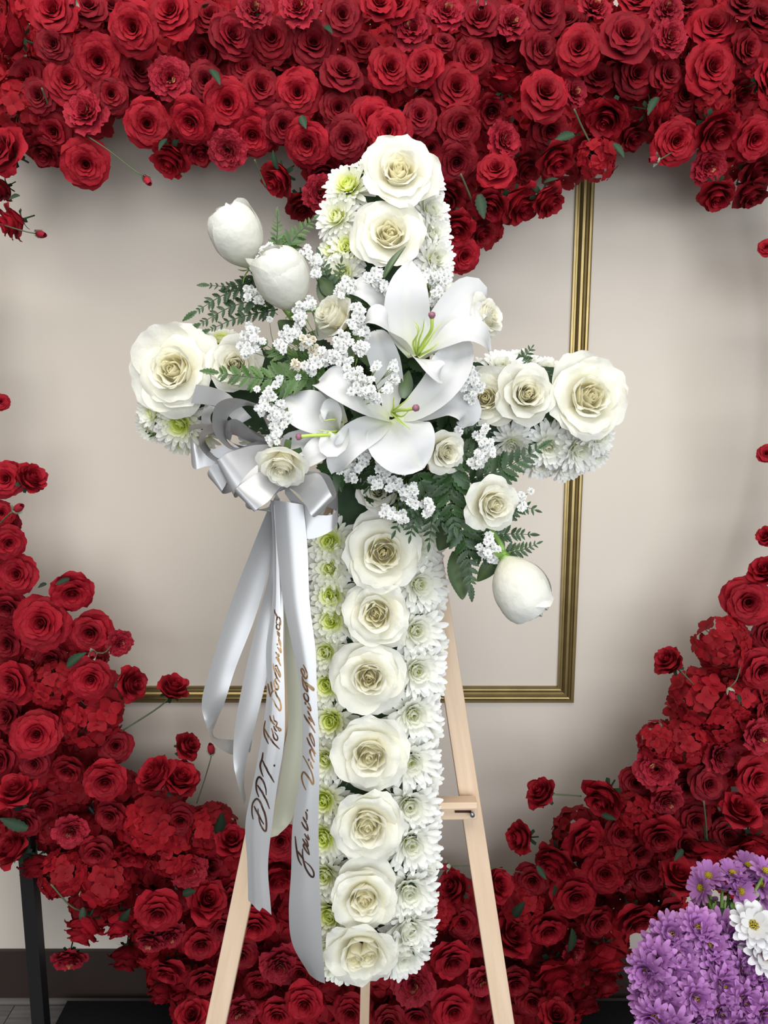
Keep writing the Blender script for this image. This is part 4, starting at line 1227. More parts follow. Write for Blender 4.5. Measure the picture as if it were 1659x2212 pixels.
BR = [breath(M['breath_petal']) for _ in range(4)]
BD = [breath(M['breath_dry']) for _ in range(2)]
sprigs = [
    # name, root px, list of (x, y, spread, n), depth, dry?
    ('sprig of tiny white blossoms between the two upper left buds', (600, 600), [(565, 555, 14, 5), (582, 540, 12, 4), (550, 575, 8, 2)], 1.0, 0),
    ('sprig of tiny white blossoms right of the upper left buds', (690, 620), [(663, 545, 12, 4), (682, 562, 8, 3), (684, 590, 6, 2)], 1.01, 0),
    ('sprig of tiny white blossoms left below the large bud', (600, 680), [(545, 632, 14, 6), (558, 645, 10, 4)], 1.02, 0),
    ('cluster of tiny white blossoms at the foot of the large left bud', (690, 740), [(650, 668, 16, 6), (648, 692, 12, 5), (672, 655, 10, 3)], .965, 0),
    ('sprig of tiny white blossoms above the left arm cream rose', (600, 780), [(540, 722, 18, 7), (552, 742, 16, 5), (530, 755, 14, 5), (578, 690, 6, 1)], .985, 0),
    ('yellowing cluster of tiny blossoms in the middle left of spray', (700, 830), [(665, 738, 14, 5), (684, 762, 14, 5), (645, 800, 16, 6)], .965, 1),
    ('dense white blossom cluster left of the middle of the spray', (720, 830), [(620, 725, 16, 7), (610, 748, 12, 4), (640, 715, 10, 3), (700, 775, 18, 7), (672, 792, 16, 5)], .96, 0),
    ('dense white blossom cluster over the pale side-turned rose', (760, 820), [(738, 738, 18, 7), (768, 700, 18, 6), (785, 715, 12, 4), (778, 752, 12, 5), (730, 760, 14, 5), (775, 668, 10, 4), (745, 785, 16, 6)], .95, 0),
    ('trail of white blossoms running across the two big lilies', (770, 880), [(765, 810, 16, 5), (792, 830, 16, 6), (812, 795, 8, 2), (848, 792, 9, 3), (850, 815, 9, 3), (800, 850, 12, 4), (836, 838, 8, 3), (815, 865, 8, 2), (770, 842, 12, 4)], .925, 0),
    ('hanging sprig of white blossoms above the bow', (640, 830), [(600, 825, 9, 2), (582, 850, 10, 3), (570, 878, 16, 6), (598, 880, 14, 5), (612, 905, 14, 6), (590, 900, 10, 3), (600, 925, 14, 6), (594, 945, 14, 5), (552, 842, 5, 1)], .945, 0),
    ('sprig of white blossoms at the top of the upright lily petal', (830, 680), [(815, 598, 14, 6), (825, 622, 10, 3), (842, 632, 6, 2), (752, 618, 16, 6), (735, 630, 10, 3), (795, 605, 10, 3)], .99, 0),
    ('sprig of white blossoms right of the upright lily petal', (930, 700), [(925, 598, 14, 5), (945, 610, 16, 6), (962, 590, 10, 3), (950, 640, 16, 5), (940, 655, 10, 3), (948, 672, 6, 2), (975, 640, 12, 4), (1002, 632, 6, 1)], 1.01, 0),
    ('cluster of white blossoms right of the middle lily', (990, 860), [(1012, 770, 10, 3), (1015, 795, 12, 4), (1002, 815, 14, 5), (1022, 815, 12, 5), (1030, 838, 12, 5), (1005, 835, 10, 4), (1018, 858, 10, 4)], .97, 0),
    ('veil of white blossoms below the middle lily', (850, 960), [(800, 968, 14, 5), (788, 990, 14, 5), (820, 985, 16, 6), (848, 1000, 14, 5), (830, 1012, 14, 5), (765, 1005, 12, 4), (745, 1020, 12, 4), (758, 1030, 12, 4), (868, 1010, 10, 3)], .985, 0),
    ('veil of white blossoms hanging over the small cream rose', (880, 1030), [(815, 1040, 14, 5), (850, 1045, 14, 5), (875, 1060, 14, 5), (895, 1085, 10, 4), (850, 1110, 12, 4), (868, 1118, 12, 4), (925, 1090, 10, 4), (890, 1055, 10, 3), (830, 1105, 8, 2), (925, 1108, 6, 2)], .985, 0),
    ('sprig of white blossoms right of the small spray rose', (985, 985), [(1040, 942, 12, 4), (1050, 962, 12, 5), (1042, 980, 12, 5), (1060, 975, 8, 3), (1030, 1000, 12, 4), (1045, 925, 6, 1), (990, 935, 8, 2)], .985, 0),
    ('few white blossoms at the right of the large spiral rose', (1090, 1110), [(1128, 1075, 6, 2), (1142, 1062, 6, 1), (1128, 1095, 6, 2), (1118, 1085, 5, 1)], 1.0, 0),
    ('sprig of white blossoms above the hanging bud', (1060, 1140), [(1055, 1165, 10, 3), (1065, 1185, 8, 3), (1050, 1195, 10, 4), (1062, 1205, 8, 3), (1032, 1182, 5, 1), (1072, 1188, 5, 1)], .995, 0),
]
for lb, (rx, ry), cl, d, dry in sprigs:
    o0 = P(rx, ry, d + .05)
    o = empty('babys_breath_sprig', o0)
    tag(o, lb, 'blossom', 'sprigs of tiny white blossoms')
    st = MB()
    for (x, y, sp, n_) in cl:
        hub = P((x * 2 + rx) / 3, (y * 2 + ry) / 3, d + .02) - o0
        st.tube([(0, 0, 0), tuple(hub)], .0006, 4)
        n2 = int(n_ * 1.35 + .5)
        for k in range(n2):
            rr_ = sp * 1.1 * math.sqrt((k + .4) / n2)
            ph = k * 2.4 + rng.uniform(-.5, .5)
            q = P(x + rr_ * math.cos(ph), y + rr_ * math.sin(ph), d + rng.uniform(-.012, .012)) - o0
            ax = D(rng.uniform(-.5, .5), rng.uniform(-.4, .5), 1)
            R = rng.uniform(7.6, 11.0) * d / F
            pr = BD[k % 2] if (dry and k % 3 != 0) else BR[k % 4]
            obj('blossom', pr, o, frame(ax, rng.uniform(0, 6), R, q))
            st.tube([tuple(hub), tuple(q - ax * R * .1)], .0004, 4)
    obj('stems', st.mesh('stems', M['breath_stem']), o)

# ------------------------------------------------------------------ ferns and leaves
PIN = [leaf_mesh(M['fern'], .25, 6, .12, .08, .18, 'leaflet'), leaf_mesh(M['fern'], .29, 5, .15, .15, .20, 'leaflet')]
PINL = [leaf_mesh(M['fern_light'], .25, 6, .12, .08, .18, 'leaflet'), leaf_mesh(M['fern_light'], .29, 5, .15, .15, .20, 'leaflet')]


def frond(base, tip, width, n, label, bend=0, light=False, dt=0.0, group='fern fronds of the spray', d1=None):
    bx, by, d0 = base
    tx, ty = tip
    d1 = d0 + dt
    o0 = P(bx, by, d0)
    o = empty('fern_frond', o0)
    tag(o, label, 'fern', group)
    mx_, my_ = (bx + tx) / 2, (by + ty) / 2
    L = math.hypot(tx - bx, ty - by)
    nx, ny = -(ty - by) / L, (tx - bx) / L
    pc = catmull([tuple(P(bx, by, d0)), tuple(P(mx_ + nx * bend, my_ + ny * bend, (d0 + d1) / 2)), tuple(P(tx, ty, d1))], 24)
    obj('rachis', MB().tube([tuple(Vector(p) - o0) for p in pc], [.0012 - .0009 * k / 23 for k in range(24)], 5).mesh('rachis', M['fern']), o)
    pin = PINL if light else PIN
    for k in range(n):
        f = .06 + .92 * k / n
        j = f * 23
        p = Vector(pc[int(j)])
        t = Vector(pc[min(int(j) + 1, 23)] - pc[int(j)]).normalized()
        wl_ = 1.22 * width * d0 / F * (1 - .78 * f ** 1.4) * rng.uniform(.9, 1.1)
        for s in (-1, 1):
            nrm = D(rng.uniform(-.35, .35), rng.uniform(-.1, .5), 1)
            sd = t.cross(nrm).normalized() * s
            dirv = (sd * .80 + t * .62).normalized()
            obj('leaflet', pin[(k + (s > 0)) % 2], o, leaf_matrix(p - o0, p - o0 + dirv * wl_, nrm, 1.0))
    obj('leaflet', pin[0], o, leaf_matrix(Vector(pc[21]) - o0, Vector(pc[23]) - o0 + (Vector(pc[23]) - Vector(pc[20])) * .8, D(0, .2, 1), 1.0))
    return o


frond((580, 590, 1.05), (439, 616), 24, 11, 'uppermost arching dark fern tip left of the spray', -14)
frond((590, 612, 1.05), (410, 682), 30, 13, 'longest dark fern tip reaching left', 16)
frond((600, 640, 1.05), (418, 708), 30, 13, 'dark fern tip reaching left, just under the longest', 14)
frond((600, 668, 1.05), (440, 718), 24, 12, 'lowest dark fern tip above the left arm', 8)
frond((672, 818, .97), (453, 803), 44, 13, 'bright green fern crossing the cream left arm rose', -6, True, -.02)
frond((690, 800, .98), (560, 735), 40, 9, 'bright green fern under the yellowing blossoms', -8, True)
frond((700, 790, .985), (635, 850), 46, 6, 'green fern tip pointing down above the left lily', 6, True)
frond((592, 560, 1.05), (599, 456), 22, 9, 'narrow upright fern tip right of the top bud', 3, True)
frond((610, 550, 1.05), (682, 470), 30, 8, 'broad upright fern tip beside the cross top', -5, True)
frond((720, 660, 1.04), (688, 545), 30, 9, 'dark fern rising between large bud and cross top', 4)
frond((735, 650, 1.045), (738, 560), 26, 8, 'dark fern against the chrysanthemums of the cross top', -4)
frond((1010, 1040, 1.03), (1178, 960), 46, 11, 'fern reaching right below the right arm', 8)
frond((980, 1000, 1.0), (985, 1150), 48, 10, 'fern hanging down between small rose and large spiral rose', 10)
frond((960, 990, 1.0), (1050, 960), 44, 8, 'fern beneath the small spray rose', 4)
frond((940, 1040, 1.01), (1010, 1040), 46, 6, 'fern left of the large spiral rose', 0)
frond((975, 1080, 1.01), (1018, 1280), 44, 12, 'long fern hanging lowest at the right of stem', -10)
frond((1040, 1160, 1.02), (1155, 1155), 26, 9, 'fern tip pointing right under the large spiral rose', -4)
frond((1090, 1195, 1.01), (1166, 1172), 22, 7, 'fern tip pointing right above the hanging bud', 4)
frond((1080, 1110, 1.03), (1163, 1104), 30, 6, 'fern tip behind the right of the large spiral rose', -14)
frond((1000, 1150, 1.02), (1080, 1215), 40, 8, 'fern spreading under the large spiral rose', 6)
frond((905, 1060, 1.01), (850, 1155), 34, 7, 'fern tip over the left of the wide stem rose', 4)
frond((915, 1070, 1.01), (885, 1165), 34, 7, 'fern tip over the middle of the wide stem rose', 4)
frond((930, 1070, 1.01), (926, 1182), 32, 7, 'fern tip over the right of the wide stem rose', -4)
frond((1120, 790, 1.09), (1151, 748), 22, 5, 'small fern tip poking above the right arm', 0)
frond((345, 935, 1.11), (308, 918), 18, 4, 'tiny fern tip under the left arm end', 0)
frond((320, 850, 1.115), (292, 808), 16, 4, 'tiny fern tip behind the left arm end', 0)
frond((735, 1010, .985), (705, 1050), 40, 5, 'small fern below the left lily tip', 4)
frond((850, 990, 1.0), (790, 1060), 40, 6, 'fern dark beneath the blossom veil', 0)
frond((900, 1020, 1.005), (960, 1140), 44, 8, 'fern between blossom veil and large spiral rose', 0)
frond((985, 900, 1.0), (1035, 905), 36, 5, 'dark fern peeking out under the right lily petal', 0)

BL = [leaf_mesh(M['leaf'], .30, 14, .08, .10, .03, 'leaf'), leaf_mesh(M['leaf'], .26, 14, .15, .25, .03, 'leaf')]
leaves = [((985, 1190, 1.03), (1003, 1295, 1.02), 1.1, 'large glossy leaf hanging lowest at right of the stem'), ((1075, 1205, 1.02), (1030, 1255, 1.02), 1.2, 'broad leaf just left of the hanging bud'),
          ((985, 1120, 1.03), (945, 1190, 1.04), 1.3, 'broad round leaf against the right side of stem'), ((830, 600, .975), (868, 525, .965), .5, 'narrow curved green leaf over the second rose'),
          ((660, 740, 1.0), (600, 690, 1.0), 1.3, 'broad dark leaf below the large left bud'), ((700, 660, 1.03), (705, 570, 1.04), .9, 'dark upright leaf left of the cross top'),
          ((720, 640, 1.03), (690, 600, 1.03), 1.2, 'dark leaf beside the stem of the large bud'), ((800, 790, .99), (775, 720, .99), 1.2, 'dark leaf between blossoms and top lily'),
          ((740, 750, 1.0), (800, 770, 1.0), 1.2, 'dark leaf behind the middle blossoms'), ((870, 860, .985), (885, 800, .98), 1.2, 'dark leaf in the gap between the two big lilies'),
          ((1080, 1200, 1.01), (1082, 1150, 1.02), .8, 'pale leaf beside the hanging bud stem'), ((700, 720, 1.02), (640, 760, 1.02), 1.3, 'dark leaf behind the dense left blossoms')]
for i, (a, b_, w, lb) in enumerate(leaves):
    o = obj('broad_leaf', BL[i % 2], None, leaf_matrix(P(*a), P(*b_), D(rng.uniform(-.3, .3), rng.uniform(-.1, .4), 1), w))
    tag(o, lb, 'leaf', 'broad leaves of the spray')

# dark tuft of foliage filling the heart of the spray: separate fern leaflets nobody could count
tuft = MB()
src = np.array([tuple(v.co) for v in PIN[0].vertices])
fc = [tuple(p.vertices) for p in PIN[0].polygons]
for k in range(420):
    a_, r_ = rng.uniform(0, 6.28), math.sqrt(rng.uniform(0, 1))
    cx, cy = 850 + 175 * r_ * math.cos(a_), 860 + 225 * r_ * math.sin(a_)
    if abs(a_ - 5.2) < .35 and r_ > .6:
        continue
    a = P(cx, cy, 1.05 + rng.uniform(-.02, .015))
    b_ = a + D(rng.uniform(-1, 1), rng.uniform(-1, 1), .3) * rng.uniform(.02, .035)
    m = np.array(leaf_matrix(a, b_, D(rng.uniform(-.6, .6), rng.uniform(-.4, .8), 1), 1.2))
    tuft.add(src @ m[:3, :3].T + m[:3, 3] - np.array(P(850, 860, 1.05)), fc)
o = obj('foliage_tuft', tuft.mesh('tuft', M['fern']))
o.location = P(850, 860, 1.05)
o['kind'] = 'stuff'
tag(o, 'dark fern foliage packed behind the lilies and roses of the spray', 'foliage')

# ------------------------------------------------------------------ ribbon bow
bow = empty('satin_bow', P(600, 990, 1.0))
tag(bow, 'white satin ribbon bow with long lettered tails left of the cross', 'bow')
W0 = bow.location


def strip(name, secs, n=28, nu=7, belly=0.0, mat='ribbon', creases=(), tintv=0.0, label=None, cut=None):
    """secs: list of (ax, ay, ad, bx, by, bd): the two edges of the ribbon, smoothly joined"""
    A = catmull([tuple(P(s[0], s[1], s[2])) for s in secs], n)
    B = catmull([tuple(P(s[3], s[4], s[5])) for s in secs], n)
    rows = []
    for j in range(n):
        a, b = A[j], B[j]
        t = A[min(j + 1, n - 1)] - A[max(j - 1, 0)] + B[min(j + 1, n - 1)] - B[max(j - 1, 0)]
        nn = np.cross(t, b - a)
        ln = np.linalg.norm(nn)
        nn = nn / ln if ln > 1e-9 else nn
        row = []
        w = np.linalg.norm(b - a)
        for i in range(nu):
            u = i / (nu - 1)
            off = belly * w * 4 * u * (1 - u)
            for (cu, cw, ch) in creases:
                off += ch * math.exp(-((u - cu) / cw) ** 2)
            row.append(a + (b - a) * u + nn * off)
        rows.append(row)
    rows = np.array(rows)
    if cut is not None:      # slanted or notched ribbon end
        last = rows[-1].copy()
        t = rows[-1] - rows[-2]
        for i in range(nu):
            rows[-1, i] = last[i] + t[i] * cut[i]
    o = obj(name, MB().grid(rows - np.array(W0)).mesh(name, M[mat]), bow)
    if label:
        o['label'] = label
    return o, rows


def z2(s):   # zoom coordinates of the bow crop -> photograph pixels
    return [(400 + a / 4.879, 820 + b / 4.879, c, 400 + d_ / 4.879, 820 + e / 4.879, f) for (a, b, c, d_, e, f) in s]


# loops (front ones last)
strip('ribbon_end', z2([(115, 50, 1.02, 60, 250, 1.02), (280, 80, 1.015, 200, 262, 1.015), (470, 160, 1.0, 360, 300, 1.0), (700, 400, .995, 560, 480, .995)]), 16)
strip('loop', z2([(330, 290, 1.035, 210, 255, 1.04), (270, 380, 1.03, 170, 420, 1.035), (300, 480, 1.02, 250, 560, 1.03), (500, 560, 1.01, 480, 640, 1.01)]), 20)
# far left loop
strip('loop', z2([(900, 640, .99, 880, 700, .99), (480, 480, .985, 430, 560, 1.02), (200, 465, .985, 160, 520, 1.03), (60, 480, .985, 45, 560, 1.03), (40, 520, .985, 60, 640, 1.03),
                  (75, 640, .985, 78, 925, .99), (200, 760, .99, 220, 915, .99), (420, 700, .992, 420, 880, .992), (880, 680, .995, 880, 760, .995)]), 44)
# second left loop (ring)
strip('loop', z2([(900, 640, .985, 900, 690, .985), (520, 440, .975, 560, 560, 1.0), (300, 460, .965, 420, 520, 1.0), (190, 520, .955, 300, 560, 1.0), (145, 620, .95, 215, 600, 1.0), (170, 740, .95, 240, 700, 1.0),
                  (350, 875, .955, 380, 830, 1.0), (620, 820, .965, 620, 760, .995), (900, 720, .98, 900, 690, .99)]), 44)
# lower small loop
strip('loop', z2([(880, 740, .985, 900, 760, .985), (480, 760, .975, 520, 960, .975), (310, 880, .97, 420, 1120, .97), (235, 985, .97, 385, 1190, .97), (300, 1060, .985, 440, 1200, .985), (500, 1000, .995, 560, 1140, .995), (900, 800, .995, 900, 880, .995)]), 40)
# hanging loop behind, low
strip('loop', z2([(960, 900, .99, 1000, 960, .99), (800, 1100, .985, 900, 1200, .985), (640, 1290, .985, 780, 1360, .985), (690, 1370, .995, 800, 1375, .995), (880, 1340, 1.0, 960, 1390, 1.0), (960, 1200, 1.0, 1000, 1260, 1.0)]), 34)
# big upper loop
strip('loop', z2([(960, 640, .975, 980, 720, .975), (850, 330, .955, 900, 560, .99), (680, 230, .945, 770, 320, .985), (480, 195, .94, 640, 275, .985), (330, 260, .935, 500, 340, .98), (285, 400, .93, 430, 450, .975), (300, 540, .93, 425, 560, .975),
                  (370, 650, .935, 455, 660, .975), (510, 745, .945, 560, 720, .975), (760, 740, .96, 760, 650, .975), (960, 690, .975, 960, 660, .98)]), 56)
# inner fold of the upper loop
strip('loop', z2([(960, 650, .97, 960, 700, .98), (780, 600, .955, 800, 690, .985), (600, 450, .95, 640, 640, .985), (500, 415, .95, 500, 560, .985), (440, 470, .955, 460, 560, .985), (440, 620, .965, 470, 640, .985), (620, 700, .975, 640, 740, .985), (960, 690, .98, 960, 740, .985)]), 40)
# big lower left loop
strip('loop', z2([(980, 680, .965, 940, 720, .965), (740, 690, .945, 840, 830, .945), (560, 735, .93, 720, 930, .93), (420, 790, .92, 600, 1060, .92), (345, 880, .92, 520, 1190, .92), (400, 980, .94, 520, 1240, .93), (480, 1020, .955, 570, 1220, .945),
                  (700, 880, .965, 720, 1040, .955), (960, 740, .97, 950, 800, .965)]), 52)
# front lower loop
strip('loop', z2([(1000, 880, .96, 1060, 1120, .955), (850, 930, .94, 990, 1150, .935), (680, 1040, .925, 880, 1280, .92), (530, 1155, .915, 730, 1385, .915), (560, 1200, .935, 760, 1370, .93), (760, 1140, .95, 860, 1290, .945), (1000, 960, .965, 1060, 1120, .96)]), 44)
# right loop
strip('loop', z2([(1000, 1000, .965, 980, 1090, .965), (1250, 1010, .95, 1130, 1160, .95), (1420, 1000, .94, 1230, 1250, .94), (1550, 1230, .935, 1335, 1440, .935), (1590, 1230, .955, 1400, 1430, .95), (1570, 1120, .975, 1450, 1420, .965), (1480, 990, .985, 1300, 1300, .98), (1200, 960, .985, 1100, 1100, .985)]), 44)
# right loop behind
strip('loop', z2([(1050, 1100, .985, 1050, 1200, .985), (1300, 1350, .98, 1250, 1500, .98), (1450, 1430, .98, 1290, 1680, .98), (1590, 1390, .985, 1560, 1580, .985), (1595, 1180, 1.0, 1600, 1400, 1.0), (1440, 960, 1.01, 1400, 1300, 1.01)]), 34)
# knot wrap
strip('knot', z2([(900, 820, .985, 1040, 760, .985), (930, 950, .975, 1130, 900, .975), (960, 1120, .975, 1180, 1080, .975), (1000, 1180, .99, 1160, 1150, .99)]), 16, belly=-.1)

# tails
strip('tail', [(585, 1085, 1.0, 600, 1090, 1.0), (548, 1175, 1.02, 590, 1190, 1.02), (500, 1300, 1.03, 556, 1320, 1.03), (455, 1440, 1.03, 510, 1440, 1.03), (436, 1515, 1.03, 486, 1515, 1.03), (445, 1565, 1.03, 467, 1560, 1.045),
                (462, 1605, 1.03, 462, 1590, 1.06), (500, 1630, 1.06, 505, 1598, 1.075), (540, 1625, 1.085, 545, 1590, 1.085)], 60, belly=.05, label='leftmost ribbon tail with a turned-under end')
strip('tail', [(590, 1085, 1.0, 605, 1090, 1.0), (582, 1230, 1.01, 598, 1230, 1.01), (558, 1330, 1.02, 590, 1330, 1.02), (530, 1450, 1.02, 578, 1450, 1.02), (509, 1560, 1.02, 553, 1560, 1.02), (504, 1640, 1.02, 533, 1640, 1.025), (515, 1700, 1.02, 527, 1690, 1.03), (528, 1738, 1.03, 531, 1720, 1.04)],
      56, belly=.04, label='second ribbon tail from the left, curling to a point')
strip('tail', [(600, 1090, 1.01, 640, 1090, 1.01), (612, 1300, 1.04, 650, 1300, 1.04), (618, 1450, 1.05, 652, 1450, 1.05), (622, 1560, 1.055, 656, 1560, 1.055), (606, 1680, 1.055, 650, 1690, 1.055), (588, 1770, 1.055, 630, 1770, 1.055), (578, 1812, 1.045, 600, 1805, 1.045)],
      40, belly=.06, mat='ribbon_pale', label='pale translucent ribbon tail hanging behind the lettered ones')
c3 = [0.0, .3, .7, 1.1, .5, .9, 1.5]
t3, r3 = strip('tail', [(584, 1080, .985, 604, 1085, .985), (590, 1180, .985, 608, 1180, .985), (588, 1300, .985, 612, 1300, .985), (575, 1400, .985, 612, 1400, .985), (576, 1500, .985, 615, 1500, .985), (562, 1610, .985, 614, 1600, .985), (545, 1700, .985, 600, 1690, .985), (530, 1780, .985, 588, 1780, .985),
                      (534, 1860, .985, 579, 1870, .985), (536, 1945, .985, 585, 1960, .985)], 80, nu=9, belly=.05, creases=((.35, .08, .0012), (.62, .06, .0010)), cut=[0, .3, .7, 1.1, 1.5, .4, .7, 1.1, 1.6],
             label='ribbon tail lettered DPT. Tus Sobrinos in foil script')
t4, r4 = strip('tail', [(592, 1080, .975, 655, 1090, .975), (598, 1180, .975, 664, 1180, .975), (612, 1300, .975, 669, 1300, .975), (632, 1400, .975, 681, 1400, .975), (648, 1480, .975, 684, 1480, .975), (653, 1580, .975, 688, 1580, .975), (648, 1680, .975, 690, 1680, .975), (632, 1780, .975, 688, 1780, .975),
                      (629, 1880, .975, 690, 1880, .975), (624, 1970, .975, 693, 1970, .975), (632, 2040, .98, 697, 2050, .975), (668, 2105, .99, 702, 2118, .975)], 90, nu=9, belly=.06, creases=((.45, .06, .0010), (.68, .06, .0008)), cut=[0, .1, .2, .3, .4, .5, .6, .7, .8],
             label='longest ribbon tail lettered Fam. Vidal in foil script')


# foil lettering, laid on the two lettered tails
def letters(tail, rows, strokes, name, mat, wpx, label):
    nv, nu = rows.shape[:2]
    vs_ = [Vector(p) for p in rows.reshape(-1, 3)]
    fs = [(j * nu + i, j * nu + i + 1, (j + 1) * nu + i + 1, (j + 1) * nu + i) for j in range(nv - 1) for i in range(nu - 1)]
    bvh = BVHTree.FromPolygons(vs_, fs)
    b = MB()
    for stx in strokes:
        if len(stx) == 1:
            stx = [stx[0], (stx[0][0] + 1.0, stx[0][1] + 2.5)]
        m_ = max(6, len(stx) * 5)
        pc = catmull([(x, y, 0) for x, y in stx], m_)
        pts = []
        for k, (x, y, _) in enumerate(pc):
            dr = (P(x, y, 1) - CAM).normalized()
            hit, nn, idx, dist = bvh.ray_cast(CAM, dr)
            if hit is None:
                hit, nn, idx, dist = bvh.find_nearest(P(x, y, .98))
            if nn.dot(dr) > 0:
                nn = -nn
            pts.append((hit + nn * .0006, nn))
        rws = []
        for k in range(m_):
            t = (pts[min(k + 1, m_ - 1)][0] - pts[max(k - 1, 0)][0])
            if t.length < 1e-7:
                t = Vector((0, 0, 1))
            t.normalize()
            s = t.cross(pts[k][1]).normalized()
            fr = k / (m_ - 1)
            w = wpx * .98 / F * .5 * (.55 + .6 * math.sin(pi * min(1, fr * 1.05)) ** .6)
            rws.append([tuple(pts[k][0] - s * w - W0), tuple(pts[k][0] + s * w - W0)])
        b.grid(np.array(rws))
    o = obj(name, b.mesh(name, M[mat]), tail)
    o['label'] = label
    return o


A1 = lambda l: [(520 + x / 8.506, 1300 + y / 8.506) for x, y in l]
A2 = lambda l: [(520 + x / 5.53, 1540 + y / 5.53) for x, y in l]
dpt = [A2(q) for q in [
    [(150, 1270), (135, 1180), (145, 1080), (190, 1025), (230, 1060), (280, 1180), (305, 1290), (305, 1390), (290, 1410), (255, 1370), (220, 1270), (205, 1140)], [(160, 1110), (210, 1210), (275, 1330)],
    [(200, 860), (240, 920), (300, 1030), (345, 1145)], [(220, 1005), (190, 920), (190, 820), (220, 765), (260, 800), (300, 900), (305, 980)],
    [(268, 470), (258, 540), (235, 620), (245, 690), (270, 760)], [(260, 560), (320, 690), (400, 830)], [(400, 615), (402, 640)]]]
tus = [A2(q) for q in [
    [(295, 90), (280, 180), (285, 260), (310, 320), (335, 370)], [(285, 185), (330, 270), (380, 340), (420, 390), (465, 430)], [(365, 180), (385, 240), (400, 300), (430, 325), (440, 290), (405, 225)],
    [(395, 150), (410, 195), (432, 222)], [(350, 30), (362, 80), (385, 120), (410, 140)], [(388, 25), (400, 85), (432, 115), (425, 165), (470, 190), (480, 205), (465, 215), (440, 195)]]]
tus += [A1(q) for q in [
    [(500, 1500), (520, 1610), (548, 1745)], [(557, 1465), (570, 1550), (588, 1630)], [(548, 1745), (575, 1660), (630, 1635), (660, 1710), (720, 1830), (740, 1940), (722, 2000), (685, 1965), (630, 1870), (585, 1780)],
    [(650, 1410), (615, 1450), (615, 1530), (650, 1600), (682, 1605), (690, 1550), (660, 1490), (640, 1440)], [(595, 1130), (605, 1210), (640, 1320), (680, 1420), (725, 1480)],
    [(630, 1190), (660, 1170), (685, 1240), (725, 1330), (720, 1380), (690, 1330), (640, 1210)], [(650, 1020), (700, 1100), (738, 1180)], [(712, 1120), (690, 1040), (655, 1010)], [(645, 920), (675, 970), (702, 1000), (690, 950)],
    [(670, 830), (705, 880), (740, 930), (735, 870), (720, 840)], [(665, 765), (675, 800)], [(690, 690), (715, 760), (742, 830)], [(672, 560), (690, 610), (715, 645)], [(690, 650), (720, 720), (738, 790)],
    [(668, 540), (700, 580), (718, 640)], [(690, 410), (660, 435), (668, 490), (700, 512), (717, 460), (695, 415)], [(625, 140), (640, 220), (672, 290), (655, 360), (668, 410)],
    [(680, 270), (712, 300), (730, 360), (726, 425), (702, 380)]]]
fam = [A2(q) for q in [
    [(652, 1470), (665, 1600), (690, 1740), (730, 1820)], [(740, 1620), (740, 1700), (748, 1750), (775, 1850), (830, 1940), (868, 1955), (870, 1900), (830, 1830), (765, 1770)], [(672, 1640), (710, 1690), (750, 1750)],
    [(820, 1695), (785, 1650), (752, 1590), (765, 1565), (800, 1620), (822, 1692)], [(740, 1500), (765, 1545), (802, 1592), (795, 1540), (768, 1500)], [(762, 1440), (785, 1480), (815, 1512), (800, 1450)],
    [(728, 1300), (760, 1360), (800, 1400), (792, 1340), (770, 1300)], [(745, 1240), (770, 1290), (790, 1300)], [(790, 1280), (788, 1220), (775, 1175)], [(793, 1150), (797, 1175)]]]
vid = [A2(q) for q in [
    [(780, 920), (745, 840), (730, 760), (750, 705), (790, 740), (830, 800), (858, 850), (870, 820), (850, 720), (800, 610), (745, 510)], [(865, 665), (840, 615), (835, 580)], [(812, 545), (818, 575)],
    [(880, 590), (850, 540), (830, 470), (838, 435), (870, 470), (885, 520)], [(790, 290), (830, 380), (895, 490)], [(880, 405), (850, 340), (825, 260), (840, 250), (872, 320), (885, 400)], [(890, 240), (850, 170), (800, 90), (755, 15)],
    [(885, 150), (850, 80), (815, 0)]]]
vid += [A1(q) for q in [
    [(1165, 2070), (1200, 2140), (1240, 2212)], [(1245, 2110), (1275, 2160), (1310, 2212)], [(1232, 2000), (1255, 2050), (1280, 2085)], [(1225, 1920), (1258, 1960), (1285, 2000), (1278, 1930), (1245, 1850)], [(1180, 1835), (1200, 1890)],
    [(1190, 1675), (1160, 1705), (1185, 1790), (1235, 1830), (1245, 1750), (1205, 1680)], [(1130, 1360), (1135, 1430), (1155, 1540), (1200, 1620), (1230, 1645), (1222, 1580), (1180, 1490), (1140, 1400)],
    [(1185, 1470), (1250, 1525), (1335, 1590), (1330, 1625), (1260, 1570), (1215, 1530)], [(1150, 1155), (1190, 1230), (1222, 1330), (1212, 1402), (1175, 1390), (1130, 1310), (1112, 1245), (1135, 1228), (1170, 1280), (1178, 1340)]]]
letters(t3, r3, dpt, 'lettering', 'foil_dark', 3.7, 'dark foil script reading DPT.')
letters(t3, r3, tus, 'lettering', 'foil', 3.3, 'brown foil script reading Tus Sobrinos')
letters(t4, r4, fam, 'lettering', 'foil_dark', 3.5, 'dark foil script reading Fam.')
letters(t4, r4, vid, 'lettering', 'foil', 3.3, 'gold foil script of the family name')

